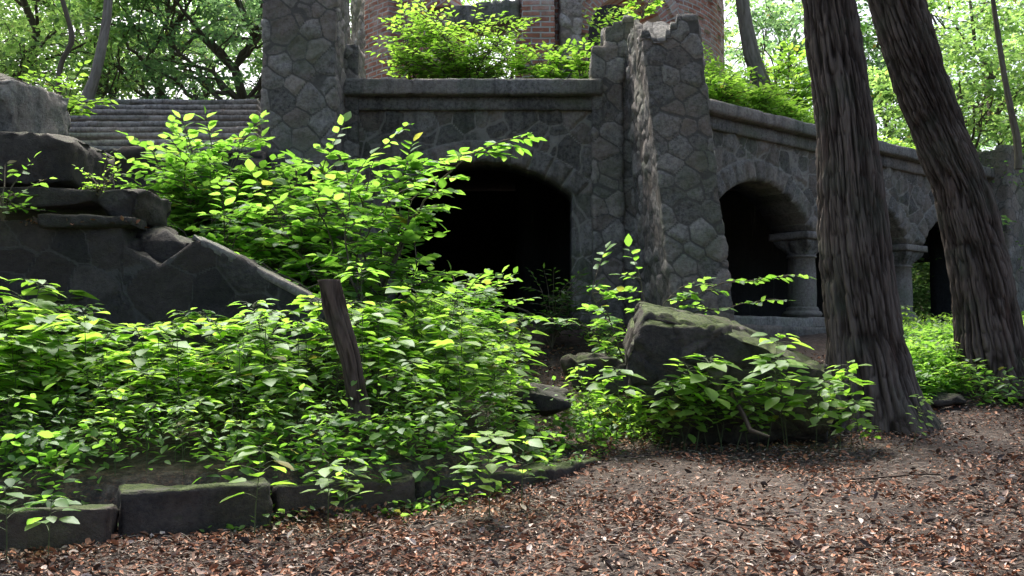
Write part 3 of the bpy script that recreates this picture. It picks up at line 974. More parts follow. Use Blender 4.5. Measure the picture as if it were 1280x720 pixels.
def hull_rock(name, pts, mat, label, cat, res=.05, seed=0, amp=.04, crack=.03, soften=1):
    return tag(rock(name, [at(*p) for p in pts], M[mat], res, seed, amp, None, soften, crack), label, cat)
# flank wall of the lower flight: stepped then sloping, with a coping
def flank():
    out = [(-80, 281), (60, 277), (152, 280), (156, 312), (200, 334), (246, 303), (300, 325), (352, 356), (402, 386), (405, 470), (-80, 470)]
    Yf = 10.5
    P = np.array([at(x, y, Yf) for x, y in out])
    x0, x1 = P[:, 0].min(), P[:, 0].max()
    z0 = P[:, 2].min()
    top = np.array([at(x, y, Yf) for x, y in out[:9]])
    V, Fq, N = dense_box((x0, 0, 0), (x1, 0.55, 1), 0.03)
    nz = 60
    V, Fq, N = dense_box((x0, 0, 0), (x1, 0.55, 1.8), 0.032)
    tz = np.interp(V[:, 0], top[:, 0], top[:, 2])
    W = V.copy()
    W[:, 2] = z0 + (tz - z0) * V[:, 2] / 1.8
    W[:, 1] += Yf
    Wn = W
    P2, sid, mort = stonify(W, N, (0.62, 0.6, 0.42), 91, 0.035, 0.8, 0.035, .06)
    P2 = P2 + N * (0.012 * fbm(W * 2, 3, 4))[:, None]
    o0 = np.array([(x0 + x1) / 2, Yf, z0])
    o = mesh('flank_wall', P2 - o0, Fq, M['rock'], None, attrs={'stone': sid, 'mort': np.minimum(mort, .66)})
    o.location = o0
    tag(o, 'dark flank wall of the lower stair with a sloping top', 'wall')
    a, b_ = at(240, 300, Yf), at(404, 386, Yf)
    L = np.linalg.norm(b_ - a)
    c = block('coping', (0, -0.04, -0.03), (L, 0.62, 0.05), M['coping'], 0.04, 0.01, 93, 0, (0, 0, 0), parent=o, chip=.05)
    c.location = a - o0 + np.array([0, 0, 0.02])
    c.rotation_euler = (0, math.atan2(a[2] - b_[2], b_[0] - a[0]), 0)
flank()
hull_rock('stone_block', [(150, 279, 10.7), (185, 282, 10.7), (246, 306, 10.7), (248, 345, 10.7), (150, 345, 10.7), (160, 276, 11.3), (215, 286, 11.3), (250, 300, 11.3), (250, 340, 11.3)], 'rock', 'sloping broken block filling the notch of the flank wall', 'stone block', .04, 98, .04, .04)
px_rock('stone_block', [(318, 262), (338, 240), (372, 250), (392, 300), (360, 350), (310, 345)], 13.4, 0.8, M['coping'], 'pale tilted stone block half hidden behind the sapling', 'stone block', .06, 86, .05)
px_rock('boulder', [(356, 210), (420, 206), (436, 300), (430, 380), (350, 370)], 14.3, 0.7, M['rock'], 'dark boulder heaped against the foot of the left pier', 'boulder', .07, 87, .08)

# fallen slab beside the tree
px_rock('fallen_block', [(807, 389), (875, 405), (937, 427), (1031, 464), (1046, 500), (1030, 560), (840, 560), (790, 500), (783, 452)], 10.9, 0.95,
        M['mossrock'], 'large tilted fallen block with a mossy sloping top beside the furrowed tree', 'stone block', .035, 88, .045, crack=.035, soften=0,
        back=[(801, 369), (880, 388), (944, 414), (1035, 455), (1050, 500), (1030, 540), (840, 540), (784, 470), (779, 425)])
px_rock('boulder', [(706, 452), (730, 440), (760, 442), (786, 456), (790, 490), (720, 490)], 11.6, 0.7, M['mossrock'], 'round dark boulder at the left end of the fallen block', 'boulder', .05, 89, .06)
px_rock('flat_stone', [(640, 490), (664, 482), (712, 492), (716, 512), (690, 522), (640, 522)], 10.4, 0.6, M['rock'], 'flat stone lying in the litter right of the leafy bed', 'stone', .045, 90, .03)
px_rock('flat_stone', [(1162, 496), (1185, 490), (1212, 496), (1214, 508), (1165, 510)], 12.6, 0.5, M['rock'], 'small flat stone in the grass behind the furrowed tree', 'stone', .05, 95, .03)

# kerb of large blocks
KG = 'stone kerb blocks edging the leafy bed'
def kerb(p0, p1, h, d, seed, label, name='kerb_stone', tilt=0.0):
    a, b_ = np.array(p0, float), np.array(p1, float)
    L = np.linalg.norm(b_ - a)
    ang = math.atan2(b_[1] - a[1], b_[0] - a[0])
    z = min(gz(*a), gz(*b_)) - 0.12
    z2 = z
    o = block(name, (0.006, 0, 0), (L - 0.006, d, h + .12), M['mossrock'], 0.025, 0.035, seed, ang, (a[0], a[1], z2), chip=0.2, tilt=(-.03 - .05 * (seed % 3), tilt))
    return tag(o, label, 'kerb stone', KG)
g = [hit(-60, 690), hit(136, 684), hit(147, 677), hit(341, 664), hit(347, 658), hit(521, 643), hit(525, 640), hit(694, 604), hit(690, 606), hit(768, 566)]
kerb(g[0][:2], g[1][:2], .26, .34, 101, 'leftmost kerb block running out of the picture')
kerb(g[2][:2], g[3][:2], .32, .36, 102, 'longest kerb block with a pale bare top', tilt=-.02)
kerb(g[4][:2], g[5][:2], .28, .34, 103, 'kerb block behind the two leafy seedlings')
kerb(g[6][:2], g[7][:2], .23, .32, 104, 'mossy kerb block sinking into the litter')
kerb(g[8][:2], g[9][:2], .14, .30, 105, 'low worn kerb end almost covered by litter', tilt=0.02)

# ------------------------------------------------------------------ trees
def bark_trunk(name, pts, rads, mat, parent=None, nth=360, res=0.025, seed=0, amp=0.05, twist=0.0, flare=None):
    P = np.array(pts, float)
    seg = np.concatenate([[0], np.cumsum(np.linalg.norm(np.diff(P, axis=0), axis=1))])
    n = int(seg[-1] / res)
    t = np.linspace(0, seg[-1], n)
    C = np.stack([np.interp(t, seg, P[:, k]) for k in range(3)], 1)
    r = np.interp(t, seg, rads)
    ker = np.hanning(2 * int(0.35 / res) + 1); ker /= ker.sum(); h_ = len(ker) // 2
    for arr in (C[:, 0], C[:, 1]):
        pad = np.concatenate([2 * arr[0] - arr[1:h_ + 1][::-1], arr, 2 * arr[-1] - arr[-h_ - 1:-1][::-1]])
        arr[:] = np.convolve(pad, ker, 'valid')
    th = np.linspace(0, 2 * np.pi, nth, endpoint=False)
    T, TH = np.meshgrid(t, th, indexing='ij')
    tw = TH + twist * T
    rr = np.interp(T, t, r)
    Q = np.stack([np.cos(tw).ravel() * rr.ravel().mean(), np.sin(tw).ravel() * rr.ravel().mean(), T.ravel()], 1)
    wq = Q + np.stack([0.045 * fbm(Q * [3, 3, 1.4], 2, seed + 1), 0.045 * fbm(Q * [3, 3, 1.4], 2, seed + 2), 0 * Q[:, 0]], 1)
    f1 = 19.0
    n1 = vnoise(wq * [f1, f1, 1.3], seed)
    n2 = vnoise(wq * [2.2 * f1, 2.2 * f1, 4.5], seed + 7)
    fib = vnoise(wq * [60, 60, 3.0], seed + 21)
    flake = vnoise(wq * [30, 30, 9], seed + 23)
    r1 = 1 - np.exp(-(np.abs(2 * n1 - 1) / .3) ** 1.3)
    r2 = 1 - np.exp(-(np.abs(2 * n2 - 1) / .2) ** 1.5)
    ridge = np.clip(.5 * r1 + .28 * r2 + .26 * (fib - .5) + .2 * (flake - .5) + .1, 0, 1.2)
    fl = 0
    if flare:
        hgt, a_ = flare
        lob = 0.6 + 0.4 * np.cos(TH * 5 + seed) + .3 * np.cos(TH * 3 + 1)
        fl = a_ * np.exp(-T / hgt) * lob
    rad = rr + amp * (ridge.reshape(T.shape) - .8) + 0.05 * rr * fbm(Q * [2, 2, .5], 2, seed + 4).reshape(T.shape) * 2 + fl
    V = C[:, None, :] + np.stack([np.cos(TH) * rad, np.sin(TH) * rad, 0 * rad], -1)
    V = V.reshape(-1, 3)
    i = np.arange(n - 1)[:, None] * nth; j = np.arange(nth)[None]; jn = (j + 1) % nth
    Fq = np.stack([i + j, i + jn, i + nth + jn, i + nth + j], -1).reshape(-1, 4)
    return mesh(name, V, Fq, mat, parent, attrs={'ridge': ridge})

def crown_sprays(center, rad, n, leaf, per, seed, flat=0.35, hollow=0.35):
    """leaf clumps through the volume of an ellipsoid, with gaps between clumps"""
    rg = np.random.default_rng(seed)
    d = nrm(rg.normal(size=(n, 3)))
    r = (hollow + (1 - hollow) * rg.random(n) ** 0.6)[:, None]
    c = np.array(center) + d * r * np.array(rad)
    keep = fbm(c * 0.55, 3, seed) > -0.22
    c = c[keep]
    m = len(c)
    sz = rg.uniform(0.35, 0.8, m)
    off = nrm(rg.normal(size=(m, per, 3))) * (rg.random((m, per, 1)) ** .5) * sz[:, None, None] * np.array([1, 1, flat])
    P = (c[:, None] + off)
    P[..., 2] -= 0.25 * (off[..., 0] ** 2 + off[..., 1] ** 2)
    P = P.reshape(-1, 3)
    Dv = off + rg.normal(size=off.shape) * .35
    Dv[..., 2] = Dv[..., 2] * .5 - .1
    D = nrm(Dv.reshape(-1, 3))
    U = nrm(np.array([0, 0, 1.0]) + rg.normal(size=(len(P), 3)) * .45)
    return c, P, D, U, rg.uniform(.7, 1.3, len(P)) * leaf

def limb(a, b, r0, r1, sag, rg, n=8):
    t = np.linspace(0, 1, n)[:, None]
    a, b = np.array(a, float), np.array(b, float)
    L = np.linalg.norm(b - a)
    P = a + (b - a) * t + rg.normal(size=(n, 3)) * 0.04 * L * np.sin(np.pi * t) + np.array([0, 0, 1]) * sag * L * np.sin(np.pi * t)
    return P, np.linspace(r0, r1, n)

def make_tree(name, base, height, trunk_r, crown_c, crown_r, n, leaf, per, lm, bm_, label, cat='tree', group=None, seed=0, lean=(0, 0), limbs=26, detail=False, tmpl=BLADE, ntop=0.9):
    rg = np.random.default_rng(seed)
    root = empty(name, base, label, cat, group)
    top = np.array([lean[0], lean[1], height])
    tp, tr = limb((0, 0, -0.3), top, trunk_r, trunk_r * .25, 0.0, rg, 14)
    tp[:2, :2] = tp[0, :2] * .2
    c, P, D, U, sz = crown_sprays(crown_c, crown_r, n, leaf, per, seed)
    paths = [(tp, tr)]
    ends = c[rg.choice(len(c), min(limbs, len(c)), replace=False)]
    for e in ends:
        k = int(np.clip(np.interp(e[2] - np.hypot(e[0] - tp[0, 0], e[1]) * .5, tp[:, 2], np.arange(14)), 2, 12))
        lp, lr = limb(tp[k], e, tr[k] * .5, .012, .1, rg)
        paths.append((lp, lr))
        for q in range(3):
            e2 = c[np.argsort(((c - lp[5]) ** 2).sum(1))[rg.integers(0, 12)]]
            paths.append(limb(lp[4 + q // 2], e2, lr[4] * .6, .008, .05, rg, 6))
    V, Fq = tube(paths, 7)
    mesh('trunk', V, Fq, bm_, root, attrs={'ridge': rg.random(len(V))})
    leaves('crown', P, D, U, sz, tmpl, lm, root, seed)
    return root

# the two big furrowed trees in front
def front_tree(pix, Y, label, seed, twist, flare, crown_c, crown_r):
    pts, rads = [], []
    for px, py, wd in reversed(pix):
        p = at(px, py, Y)
        pts.append(p); rads.append(wd * .475 * Y / F)
    base = pts[0].copy()
    gb = gz(base[0], base[1])
    pts.insert(0, np.array([pts[0][0], Y, gb - 0.25])); rads.insert(0, rads[0] * 1.05)
    d = nrm(pts[-1] - pts[-3])
    for k in (1, 2, 3):
        pts.append(pts[-1] + d * 1.3 + np.array([0, 0, .2])); rads.append(rads[-1] * .88)
    o0 = np.array([base[0], Y, gb])
    root = empty('furrowed_tree', o0, label, 'tree')
    bark_trunk('trunk', [p - o0 for p in pts], rads, M['bark'], root, seed=seed, twist=twist, flare=flare, amp=.085)
    rg = np.random.default_rng(seed)
    topp = pts[-1] - o0
    cc = topp + np.array(crown_c)
    c, P, D, U, sz = crown_sprays(cc, crown_r, 260, .17, 50, seed)
    paths = []
    for e in c[::9]:
        st = pts[-1 - rg.integers(0, 3)] - o0
        paths.append(limb(st, e, .12, .02, .1, rg))
    V, Fq = tube(paths, 7)
    mesh('limb', V, Fq, M['bark'], root, attrs={'ridge': rg.random(len(V))})
    leaves('crown', P, D, U, sz, BLADE, M['canopy'], root, seed)
front_tree([(1036, 0, 72), (1047, 90, 76), (1058, 170, 80), (1063, 250, 88), (1070, 330, 92), (1079, 410, 96), (1088, 470, 104), (1096, 525, 118)], 12.0,
           'tall dark furrowed trunk with flared roots standing beside the fallen block', 201, 0.05, (0.24, 0.55), (0.5, -2.5, 2.5), (3.6, 4.0, 2.0))
front_tree([(1120, 0, 74), (1146, 90, 72), (1176, 170, 73), (1204, 240, 75), (1224, 330, 80), (1233, 400, 84), (1238, 462, 96)], 13.5,
           'leaning furrowed trunk with twisted bark at the grassy bank', 202, 0.22, (0.25, 0.3), (1.5, -3.5, 2.5), (3.6, 4.0, 2.0))

# background trees on the hill at the left
TG = 'leafy trees on the hill above the stairs'
def hill_tree(px, Y, hgt, rad, lm, label, seed, n=190, leaf=.15, per=60, low=.5, tr=.13, lean=(0, 0), group=None, cat='tree', bark=None, limbs=26):
    x = at(px, 100, Y)[0]
    z = gz(x, Y)
    return make_tree('broadleaf_tree', (x, Y, z), hgt * .85, tr, (lean[0] * .6, lean[1] * .6, hgt * .5 + low), (rad, rad, hgt * .5), n, leaf, per, M[lm], bark or M['twig'], label, cat, group, seed, lean, limbs)
hill_tree(35, 23, 7.5, 2.6, 'canopy_y', 'dark leafy tree behind the upright stone block', 301, low=0.3)
hill_tree(120, 27, 8.5, 3.0, 'canopy_y', 'yellow green tree behind the slender bare trunk', 302, low=.1)
hill_tree(205, 25, 7.5, 2.4, 'canopy', 'bluish green tree above the middle of the stairs', 303, low=0.1)
hill_tree(290, 24, 8, 2.6, 'canopy', 'forking dark branched tree beside the left pier', 304, low=0.3, tr=.16)
make_tree('broadleaf_tree', (-6.6, 10.2, gz(-6.6, 10.2)), 6.2, .16, (1.9, -1.7, 6.1), (2.0, 1.7, 1.3), 75, .17, 50, M['canopy'], M['twig'], 'unseen leafy tree added to shade the left end of the kerb', 'tree', None, 330, (.8, -.3), 14)  # out-of-view tree, added for the shade it casts at the lower left
hill_tree(-40, 28, 10, 3.5, 'canopy_y', 'pale green tree at the left end of the hill', 305)
hill_tree(250, 34, 12, 4.2, 'canopy_y', 'taller light green tree far behind the stairs', 306, n=300, leaf=.2)
hill_tree(60, 36, 12, 4.2, 'canopy_y', 'tall dark green tree far behind the yellow green one', 307, n=300, leaf=.2)
hill_tree(410, 36, 12, 4.0, 'canopy', 'tall tree far behind the left pier', 308, n=240, leaf=.2)
hill_tree(620, 38, 13, 4.0, 'canopy_y', 'pale tree seen through the tower window', 309, n=240, leaf=.2)
# slender bare trunk on the hill crest
def slender(pix, Y, label, name='slender_tree', mat=None, base_py=None, crown=True, seed=0):
    pts = [at(px, py, Y) for px, py, wd in reversed(pix)]
    rads = [wd / 2 * Y / F for px, py, wd in reversed(pix)]
    o0 = np.array([pts[0][0], Y, pts[0][2] - .4])
    root = empty(name, o0, label, 'tree')
    pts = [o0 + [0, 0, -.2]] + pts
    rads = [rads[0]] + rads
    rg = np.random.default_rng(seed)
    d = nrm(pts[-1] - pts[-2])
    for k in (1, 2): pts.append(pts[-1] + d * 1.2); rads.append(rads[-1] * .85)
    bark_trunk('trunk', [p - o0 for p in pts], rads, mat or M['paletrunk'], root, nth=40, res=.05, seed=seed, amp=.015)
    cc = pts[-1] - o0 + np.array([0, 0, 1.2])
    c, P, D, U, sz = crown_sprays(cc, (2, 2, 1.3), 70, .15, 45, seed)
    paths = [limb(pts[-1] - o0 - d * .6, e, .05, .01, .1, rg) for e in c[::5]]
    V, Fq = tube(paths, 6)
    mesh('limb', V, Fq, mat or M['paletrunk'], root, attrs={'ridge': rg.random(len(V))})
    leaves('crown', P, D, U, sz, BLADE, M['canopy'], root, seed)
slender([(137, -20, 11), (133, 30, 12), (125, 70, 13), (118, 100, 14), (108, 124, 17)], 19.5, 'slender curved pale trunk at the head of the stairs', seed=311)
slender([(72, -20, 6), (84, 20, 6), (92, 50, 7), (75, 80, 7), (73, 115, 8)], 19.0, 'thin crooked sapling trunk left of the slender curved one', seed=312, mat=M['twig'])
slender([(925, -20, 16), (932, 30, 18), (940, 70, 20), (955, 112, 24)], 21.5, 'smooth grey trunk growing on the terrace right of the brick tower', seed=313)
# trees behind the arcade
hill_tree(975, 30, 9.5, 3.0, 'canopy', 'soft green tree behind the grey trunk on the terrace', 321, low=1.0, leaf=.17)
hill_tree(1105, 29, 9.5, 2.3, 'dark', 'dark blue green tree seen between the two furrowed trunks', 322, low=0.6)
hill_tree(1215, 25, 9.0, 2.6, 'canopy_y', 'bright yellow green tree right of the leaning trunk', 323, low=0.6, n=300)
hill_tree(1300, 27, 9.0, 3.0, 'canopy_y', 'leafy tree at the far right behind the end pier', 324, low=0.4)
hill_tree(1160, 38, 14, 4.5, 'canopy', 'tall tree far behind the arcade', 325, n=300, leaf=.2, low=0)
hill_tree(1320, 42, 15, 5, 'canopy', 'tallest tree far behind the end pier', 326, n=300, leaf=.2, low=0)
hill_tree(900, 42, 15, 4.5, 'canopy_y', 'pale tall tree far behind the brick tower', 327, n=260, leaf=.2, low=0)
for k, (px, Y, hh, rr) in enumerate([(1115, 28, 3.4, 1.7), (1150, 31, 3.6, 2.0), (1185, 27, 3.0, 1.6), (1240, 30, 3.6, 2.0), (1090, 33, 4, 2.2)]):
    hill_tree(px, Y, hh, rr, 'canopy_y' if k % 2 else 'canopy', 'low shrub in the row behind the arcade', 340 + k, n=110, leaf=.15, per=50, low=-.2, tr=.06, group='shrubs in the row behind the arcade', cat='shrub', limbs=10)
slender([(1250, 60, 7), (1256, 100, 8), (1264, 140, 9), (1272, 175, 10)], 22.0, 'thin reddish leaning stem behind the end pier', seed=328, mat=M['twig'])

# ------------------------------------------------------------------ leafy plants
def herb_mesh(name, seed, h, n, leaf, mat='herb', tmpl=BROAD, label=None, cat='plant', spread=.35):
    rg = np.random.default_rng(seed)
    root = empty(name, (0, 0, 0), label, cat)
    lean = rg.normal(size=2) * .08 * h
    t = np.linspace(0, 1, 7)
    sp = np.stack([lean[0] * t * t, lean[1] * t * t, h * t], 1)
    paths = [(sp, np.linspace(.005, .0022, 7) * (0.5 + .7 * h))]
    L = Leaves()
    for i in range(n):
        f = spread + (1 - spread) * (i / max(1, n - 1)) ** .7
        if i > n * .55: f = .9 + .1 * rg.random()
        b = np.array([np.interp(f, t, sp[:, k]) for k in range(3)])
        a = i * 2.4 + rg.normal() * .3
        out = np.array([math.cos(a), math.sin(a), 0])
        pl = rg.uniform(.03, .12) * h + (.05 if i < n * .55 else 0.0)
        up = rg.uniform(.1, .5)
        e = b + out * pl + np.array([0, 0, pl * up])
        paths.append((np.array([b, (b + e) / 2 + [0, 0, .006], e]), np.array([.003, .0025, .002])))
        s = leaf * rg.uniform(.65, 1.2) * (0.75 if f > .97 else 1)
        el = rg.uniform(-.2, .12)
        L.add(e, out * math.cos(el) + np.array([0, 0, math.sin(el)]) + rg.normal(size=3) * .1, np.array([0, 0, 1.0]) + rg.normal(size=3) * .16 - out * .1, s)
    V, Fq = tube(paths, 5)
    mesh('stem', V, Fq, M['stem'], root)
    L.build('leaves', tmpl, M[mat], root, seed)
    return root

BED_L = 'leafy knee high herb in the dense bright bed behind the stone kerb'
BED_G = 'herbs filling the bed behind the kerb'
protos = [herb_mesh('leafy_herb', 400 + k, .62 + .09 * (k % 5), 25 + (k * 3) % 9, .158 + .013 * (k % 4), label=BED_L) for k in range(10)]
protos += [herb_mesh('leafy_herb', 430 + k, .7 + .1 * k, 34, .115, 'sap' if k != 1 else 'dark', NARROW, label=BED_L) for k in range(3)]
used = set()
def plant(proto_i, x, y, rz, sc, label, group, z=None, tilt=(0, 0)):
    p = protos[proto_i]
    zz = gz(x, y) if z is None else z
    if proto_i not in used:
        used.add(proto_i)
        p.location = (float(x), float(y), float(zz)); p.rotation_euler = (tilt[0], tilt[1], rz); p.scale = (sc,) * 3
        p['label'] = label
        if group: p['group'] = group
        return p
    return dup(p, (x, y, zz), rz, sc, label, group, tilt)
rg = np.random.default_rng(5)
cnt = 0
pts = []
tries = 0
while cnt < 200 and tries < 20000:
    tries += 1
    y = rg.uniform(7.9, 10.45) if rg.random() < .8 else rg.uniform(10.4, 12.2)
    x = rg.uniform(-5.4, 0.6)
    ky = np.interp(x, KERB_XY[:, 0], KERB_XY[:, 1])
    if y < ky + .30: continue
    if x > -1.6 + .0 and y > 10.4 and x > 0.1: continue
    if y > 10.3 and x < -1.7: continue
    px = x / y * F + 640
    if px < -60 or px > 655: continue
    if any((x - a) ** 2 + (y - b) ** 2 < .155 ** 2 for a, b in pts): continue
    if (x - at(440, 497, 9)[0]) ** 2 + (y - 8.8) ** 2 < .28 ** 2: continue
    pts.append((x, y))
    plant(int(rg.integers(0, 13)), x, y, rg.uniform(0, 6.28), rg.uniform(.8, 1.15) * (.62 + .42 * float(smooth(.3, 1.7, y - ky))) * (1 + .45 * float(fbm(np.array([[x * .9, y * .9, 3.0]]), 2, 4)[0])) * (1.25 if x < -3.6 else 1), BED_L, BED_G, tilt=tuple(rg.normal(size=2) * .06))
    cnt += 1

# seedlings standing in front of the kerb
def single(px, py, h, n, leaf, label, seed, mat='herb', tmpl=BROAD, name='leafy_seedling', loc=None, spread=.45):
    r = herb_mesh(name, seed, h, n + 5, leaf * 1.12, mat, tmpl, label, 'seedling', spread)
    p = hit(px, py) if loc is None else np.array(loc)
    r.location = tuple(float(v) for v in p)
    r.rotation_euler = (0, 0, seed * 1.3)
    return r
single(318, 676, .62, 9, .15, 'lone tall seedling in front of the longest kerb block', 501)
single(410, 672, .50, 10, .13, 'bushy seedling in front of the joint of two kerb blocks', 502)
single(430, 668, .52, 9, .13, 'seedling leaning against its bushy neighbour at the kerb', 503)
single(60, 702, .40, 9, .13, 'low dark leaved seedling in front of the leftmost kerb block', 504, 'sap')
single(8, 706, .45, 8, .12, 'seedling at the lower left corner of the picture', 505, 'sap')
single(612, 652, .62, 14, .15, 'broad leafy seedling in front of the mossy kerb block', 506)
single(652, 640, .55, 12, .14, 'seedling at the right end of the mossy kerb block', 507)
single(583, 654, .40, 8, .13, 'small pale seedling among larger ones at the mossy kerb block', 508)

# herbs round the fallen block and up the slope
RG_ = 'herbs growing round the fallen block'
for k, (px, py, sc) in enumerate([(770, 520, .8), (800, 535, .85), (835, 530, .9), (870, 540, .8), (905, 545, 1.05), (935, 545, 1.0), (960, 540, 1.1), (985, 535, .95), (1010, 540, .9), (1035, 530, .95), (1060, 535, .7), (820, 540, .6), (890, 548, .75), (1000, 520, 1.1), (1085, 525, .6), (715, 525, .8), (740, 530, .9), (760, 535, 1.0), (785, 540, 1.1), (812, 545, 1.0), (845, 548, 1.1), (925, 550, 1.15), (975, 550, 1.2), (690, 505, .7), (730, 510, .9), (800, 548, 1.2), (830, 550, 1.3), (862, 550, 1.2), (895, 552, 1.3), (950, 552, 1.25), (1045, 545, 1.2)]):
    p = hit(px, py + 6)
    p[1] = min(p[1], 10.75)
    plant(k % 10, p[0], p[1] - .1, k * 1.7, sc * (.7 + .3 * ((k * 7) % 5) / 4), 'bright herb with drooping leaves growing against the fallen block', RG_, tilt=(.22 * math.sin(k * 2.1) + .08, .25 * math.sin(k * 3.7)))
SG = 'herbs on the slope below the big arch'
cnt = 0
while cnt < 32:
    y = rg.uniform(11.2, 15.3)
    px = rg.uniform(520, 800)
    x = (px - 640) / F * y
    if 640 + 25 * (y - 13) < px < 715: continue
    if px > 700 and y > 14.2: continue
    plant(int(rg.integers(0, 10)), x, y, rg.uniform(0, 6.28), rg.uniform(.5, .95), 'herb on the shaded slope below the big arch', SG)
    cnt += 1
BG_ = 'herbs on the bank behind the furrowed trees'
cnt = 0
while cnt < 36:
    y = 12.9 + 6 * rg.random() ** 1.6
    px = rg.uniform(1115, 1330)
    x = (px - 640) / F * y
    if y > 16 + (x - CX) * .885 - .9: continue
    plant(int(rg.integers(0, 10)), x, y, rg.uniform(0, 6.28), rg.uniform(.35, .7), 'low herb on the green bank behind the furrowed trees', BG_)
    cnt += 1

# shrubs and saplings from branches with flat leafy twigs
class Shrub:
    def __init__(s, seed): s.rg = np.random.default_rng(seed); s.paths = []; s.L = Leaves(); s.seed = seed
    def twig(s, a, d, length, n, leaf, droop=.15):
        rg = s.rg
        t = np.linspace(0, 1, 6)[:, None]
        d = nrm(np.array(d, float))
        P = np.array(a) + d * length * t - np.array([0, 0, droop * length]) * t * t
        s.paths.append((P, np.linspace(.007, .003, 6)))
        side = nrm(np.cross(d, [0, 0, 1.0]))
        for i in range(n):
            f = .2 + .8 * i / max(1, n - 1)
            b = np.array([np.interp(f, t[:, 0], P[:, k]) for k in range(3)])
            sg = 1 if i % 2 else -1
            o = d * .65 + side * sg * (1.0 if i < n - 1 else .1) + rg.normal(size=3) * .18
            o[2] -= .12
            s.L.add(b + nrm(o) * .02, o, np.array([0, 0, 1.0]) + rg.normal(size=3) * .28, leaf * rg.uniform(.7, 1.2))
    def branch(s, pts, r0=.02, r1=.006, step=.16, tw=(.3, .55), leaf=.15, n=7, start=.2, updir=.15):
        rg = s.rg
        P = np.array(pts, float)
        seg = np.concatenate([[0], np.cumsum(np.linalg.norm(np.diff(P, axis=0), axis=1))])
        t = np.linspace(0, seg[-1], max(6, int(seg[-1] / .12)))
        C = np.stack([np.interp(t, seg, P[:, k]) for k in range(3)], 1)
        C[1:-1] = (C[:-2] + C[1:-1] * 2 + C[2:]) / 4
        C[1:-1] += rg.normal(size=C[1:-1].shape) * .012
        s.paths.append((C, np.linspace(r0, r1, len(C))))
        q = start * seg[-1]
        while q < seg[-1]:
            b = np.array([np.interp(q, t, C[:, k]) for k in range(3)])
            d = np.array([np.interp(min(q + .1, seg[-1]), t, C[:, k]) for k in range(3)]) - np.array([np.interp(q - .1, t, C[:, k]) for k in range(3)])
            d = nrm(d)
            a = rg.uniform(0, 6.28)
            h = np.array([math.cos(a), math.sin(a), rg.uniform(-.15, .2) + updir])
            s.twig(b, h + d * [.5, .5, .2], rg.uniform(*tw), n, leaf)
            q += step * rg.uniform(.6, 1.4)
        s.twig(C[-1], d * [1, 1, .4] + [0, 0, .05], tw[1], n, leaf)
    def build(s, name, base, mat, label, cat, tmpl=BROAD, bark='twig', group=None):
        base = np.array(base, float)
        root = empty(name, base, label, cat, group)
        V, Fq = tube([(P - base, r) for P, r in s.paths], 6)
        mesh('stem', V, Fq, M[bark], root, attrs={'ridge': s.rg.random(len(V))})
        s.L.p = [p - base for p in s.L.p]
        s.L.build('leaves', tmpl, M[mat], root, s.seed)
        return root

# the tall sapling in the middle
s = Shrub(601)
YS = 11.6
b0 = at(465, 470, YS); b0[2] = gz(b0[0], b0[1])
P_ = lambda px, py, dy=0: at(px, py, YS + dy)
s.branch([b0, P_(468, 400), P_(480, 330), P_(500, 280, .2)], .03, .01, .10, (.25, .6), .155, 9)
s.branch([P_(470, 390), P_(500, 300, -.2), P_(545, 230, -.3), P_(590, 192, -.3), P_(628, 176, -.3)], .022, .005, .10, (.15, .35), .15, 8, .35)
s.branch([P_(470, 390), P_(450, 310, .3), P_(455, 240, .3), P_(470, 195, .3)], .02, .005, .085, (.25, .55), .155, 9)
s.branch([P_(468, 400), P_(420, 320, .5), P_(395, 250, .6), P_(405, 205, .6)], .02, .005, .08, (.25, .6), .155, 9)
s.branch([P_(465, 420), P_(400, 350, .2), P_(360, 300, .1), P_(345, 260)], .02, .005, .08, (.25, .6), .155, 9)
s.branch([P_(465, 430), P_(420, 390, -.3), P_(370, 350, -.4), P_(330, 330, -.3)], .018, .005, .085, (.25, .5), .155, 9)
s.branch([P_(468, 420), P_(500, 370, -.4), P_(535, 350, -.6), P_(545, 345, -.5)], .015, .005, .11, (.2, .35), .155, 9)
s.branch([P_(470, 380), P_(500, 270, .4), P_(505, 215, .4)], .015, .005, .11, (.2, .4), .155, 9)
s.branch([P_(470, 400), P_(440, 350, -.5), P_(430, 290, -.5), P_(440, 230, -.4)], .018, .005, .085, (.25, .5), .155, 9)
s.branch([P_(470, 430), P_(520, 410, -.2), P_(580, 390, .2)], .015, .005, .10, (.2, .4), .155, 9)
for (a1, b1, c1, d1) in [((480, 360, -.2), (505, 310, -.3), (510, 262, -.3), (515, 250, -.2)), ((475, 380, .1), (500, 330, .2), (508, 300, .3), (512, 285, .3)), ((470, 350, .3), (480, 280, .4), (490, 230, .5), (530, 205, .5)),
                         ((465, 400, -.3), (440, 330, -.3), (470, 270, -.4), (500, 240, -.4)), ((470, 400, .4), (430, 300, .6), (440, 240, .7), (425, 200, .7)), ((470, 410, -.5), (510, 360, -.5), (525, 335, -.4), (520, 320, -.4))]:
    s.branch([P_(*a1), P_(*b1), P_(*c1), P_(*d1)], .014, .004, .085, (.15, .32), .15, 8, .1)
s.build('leafy_sapling', b0, 'sap', 'tall spreading sapling whose branch reaches across the big arch', 'sapling')

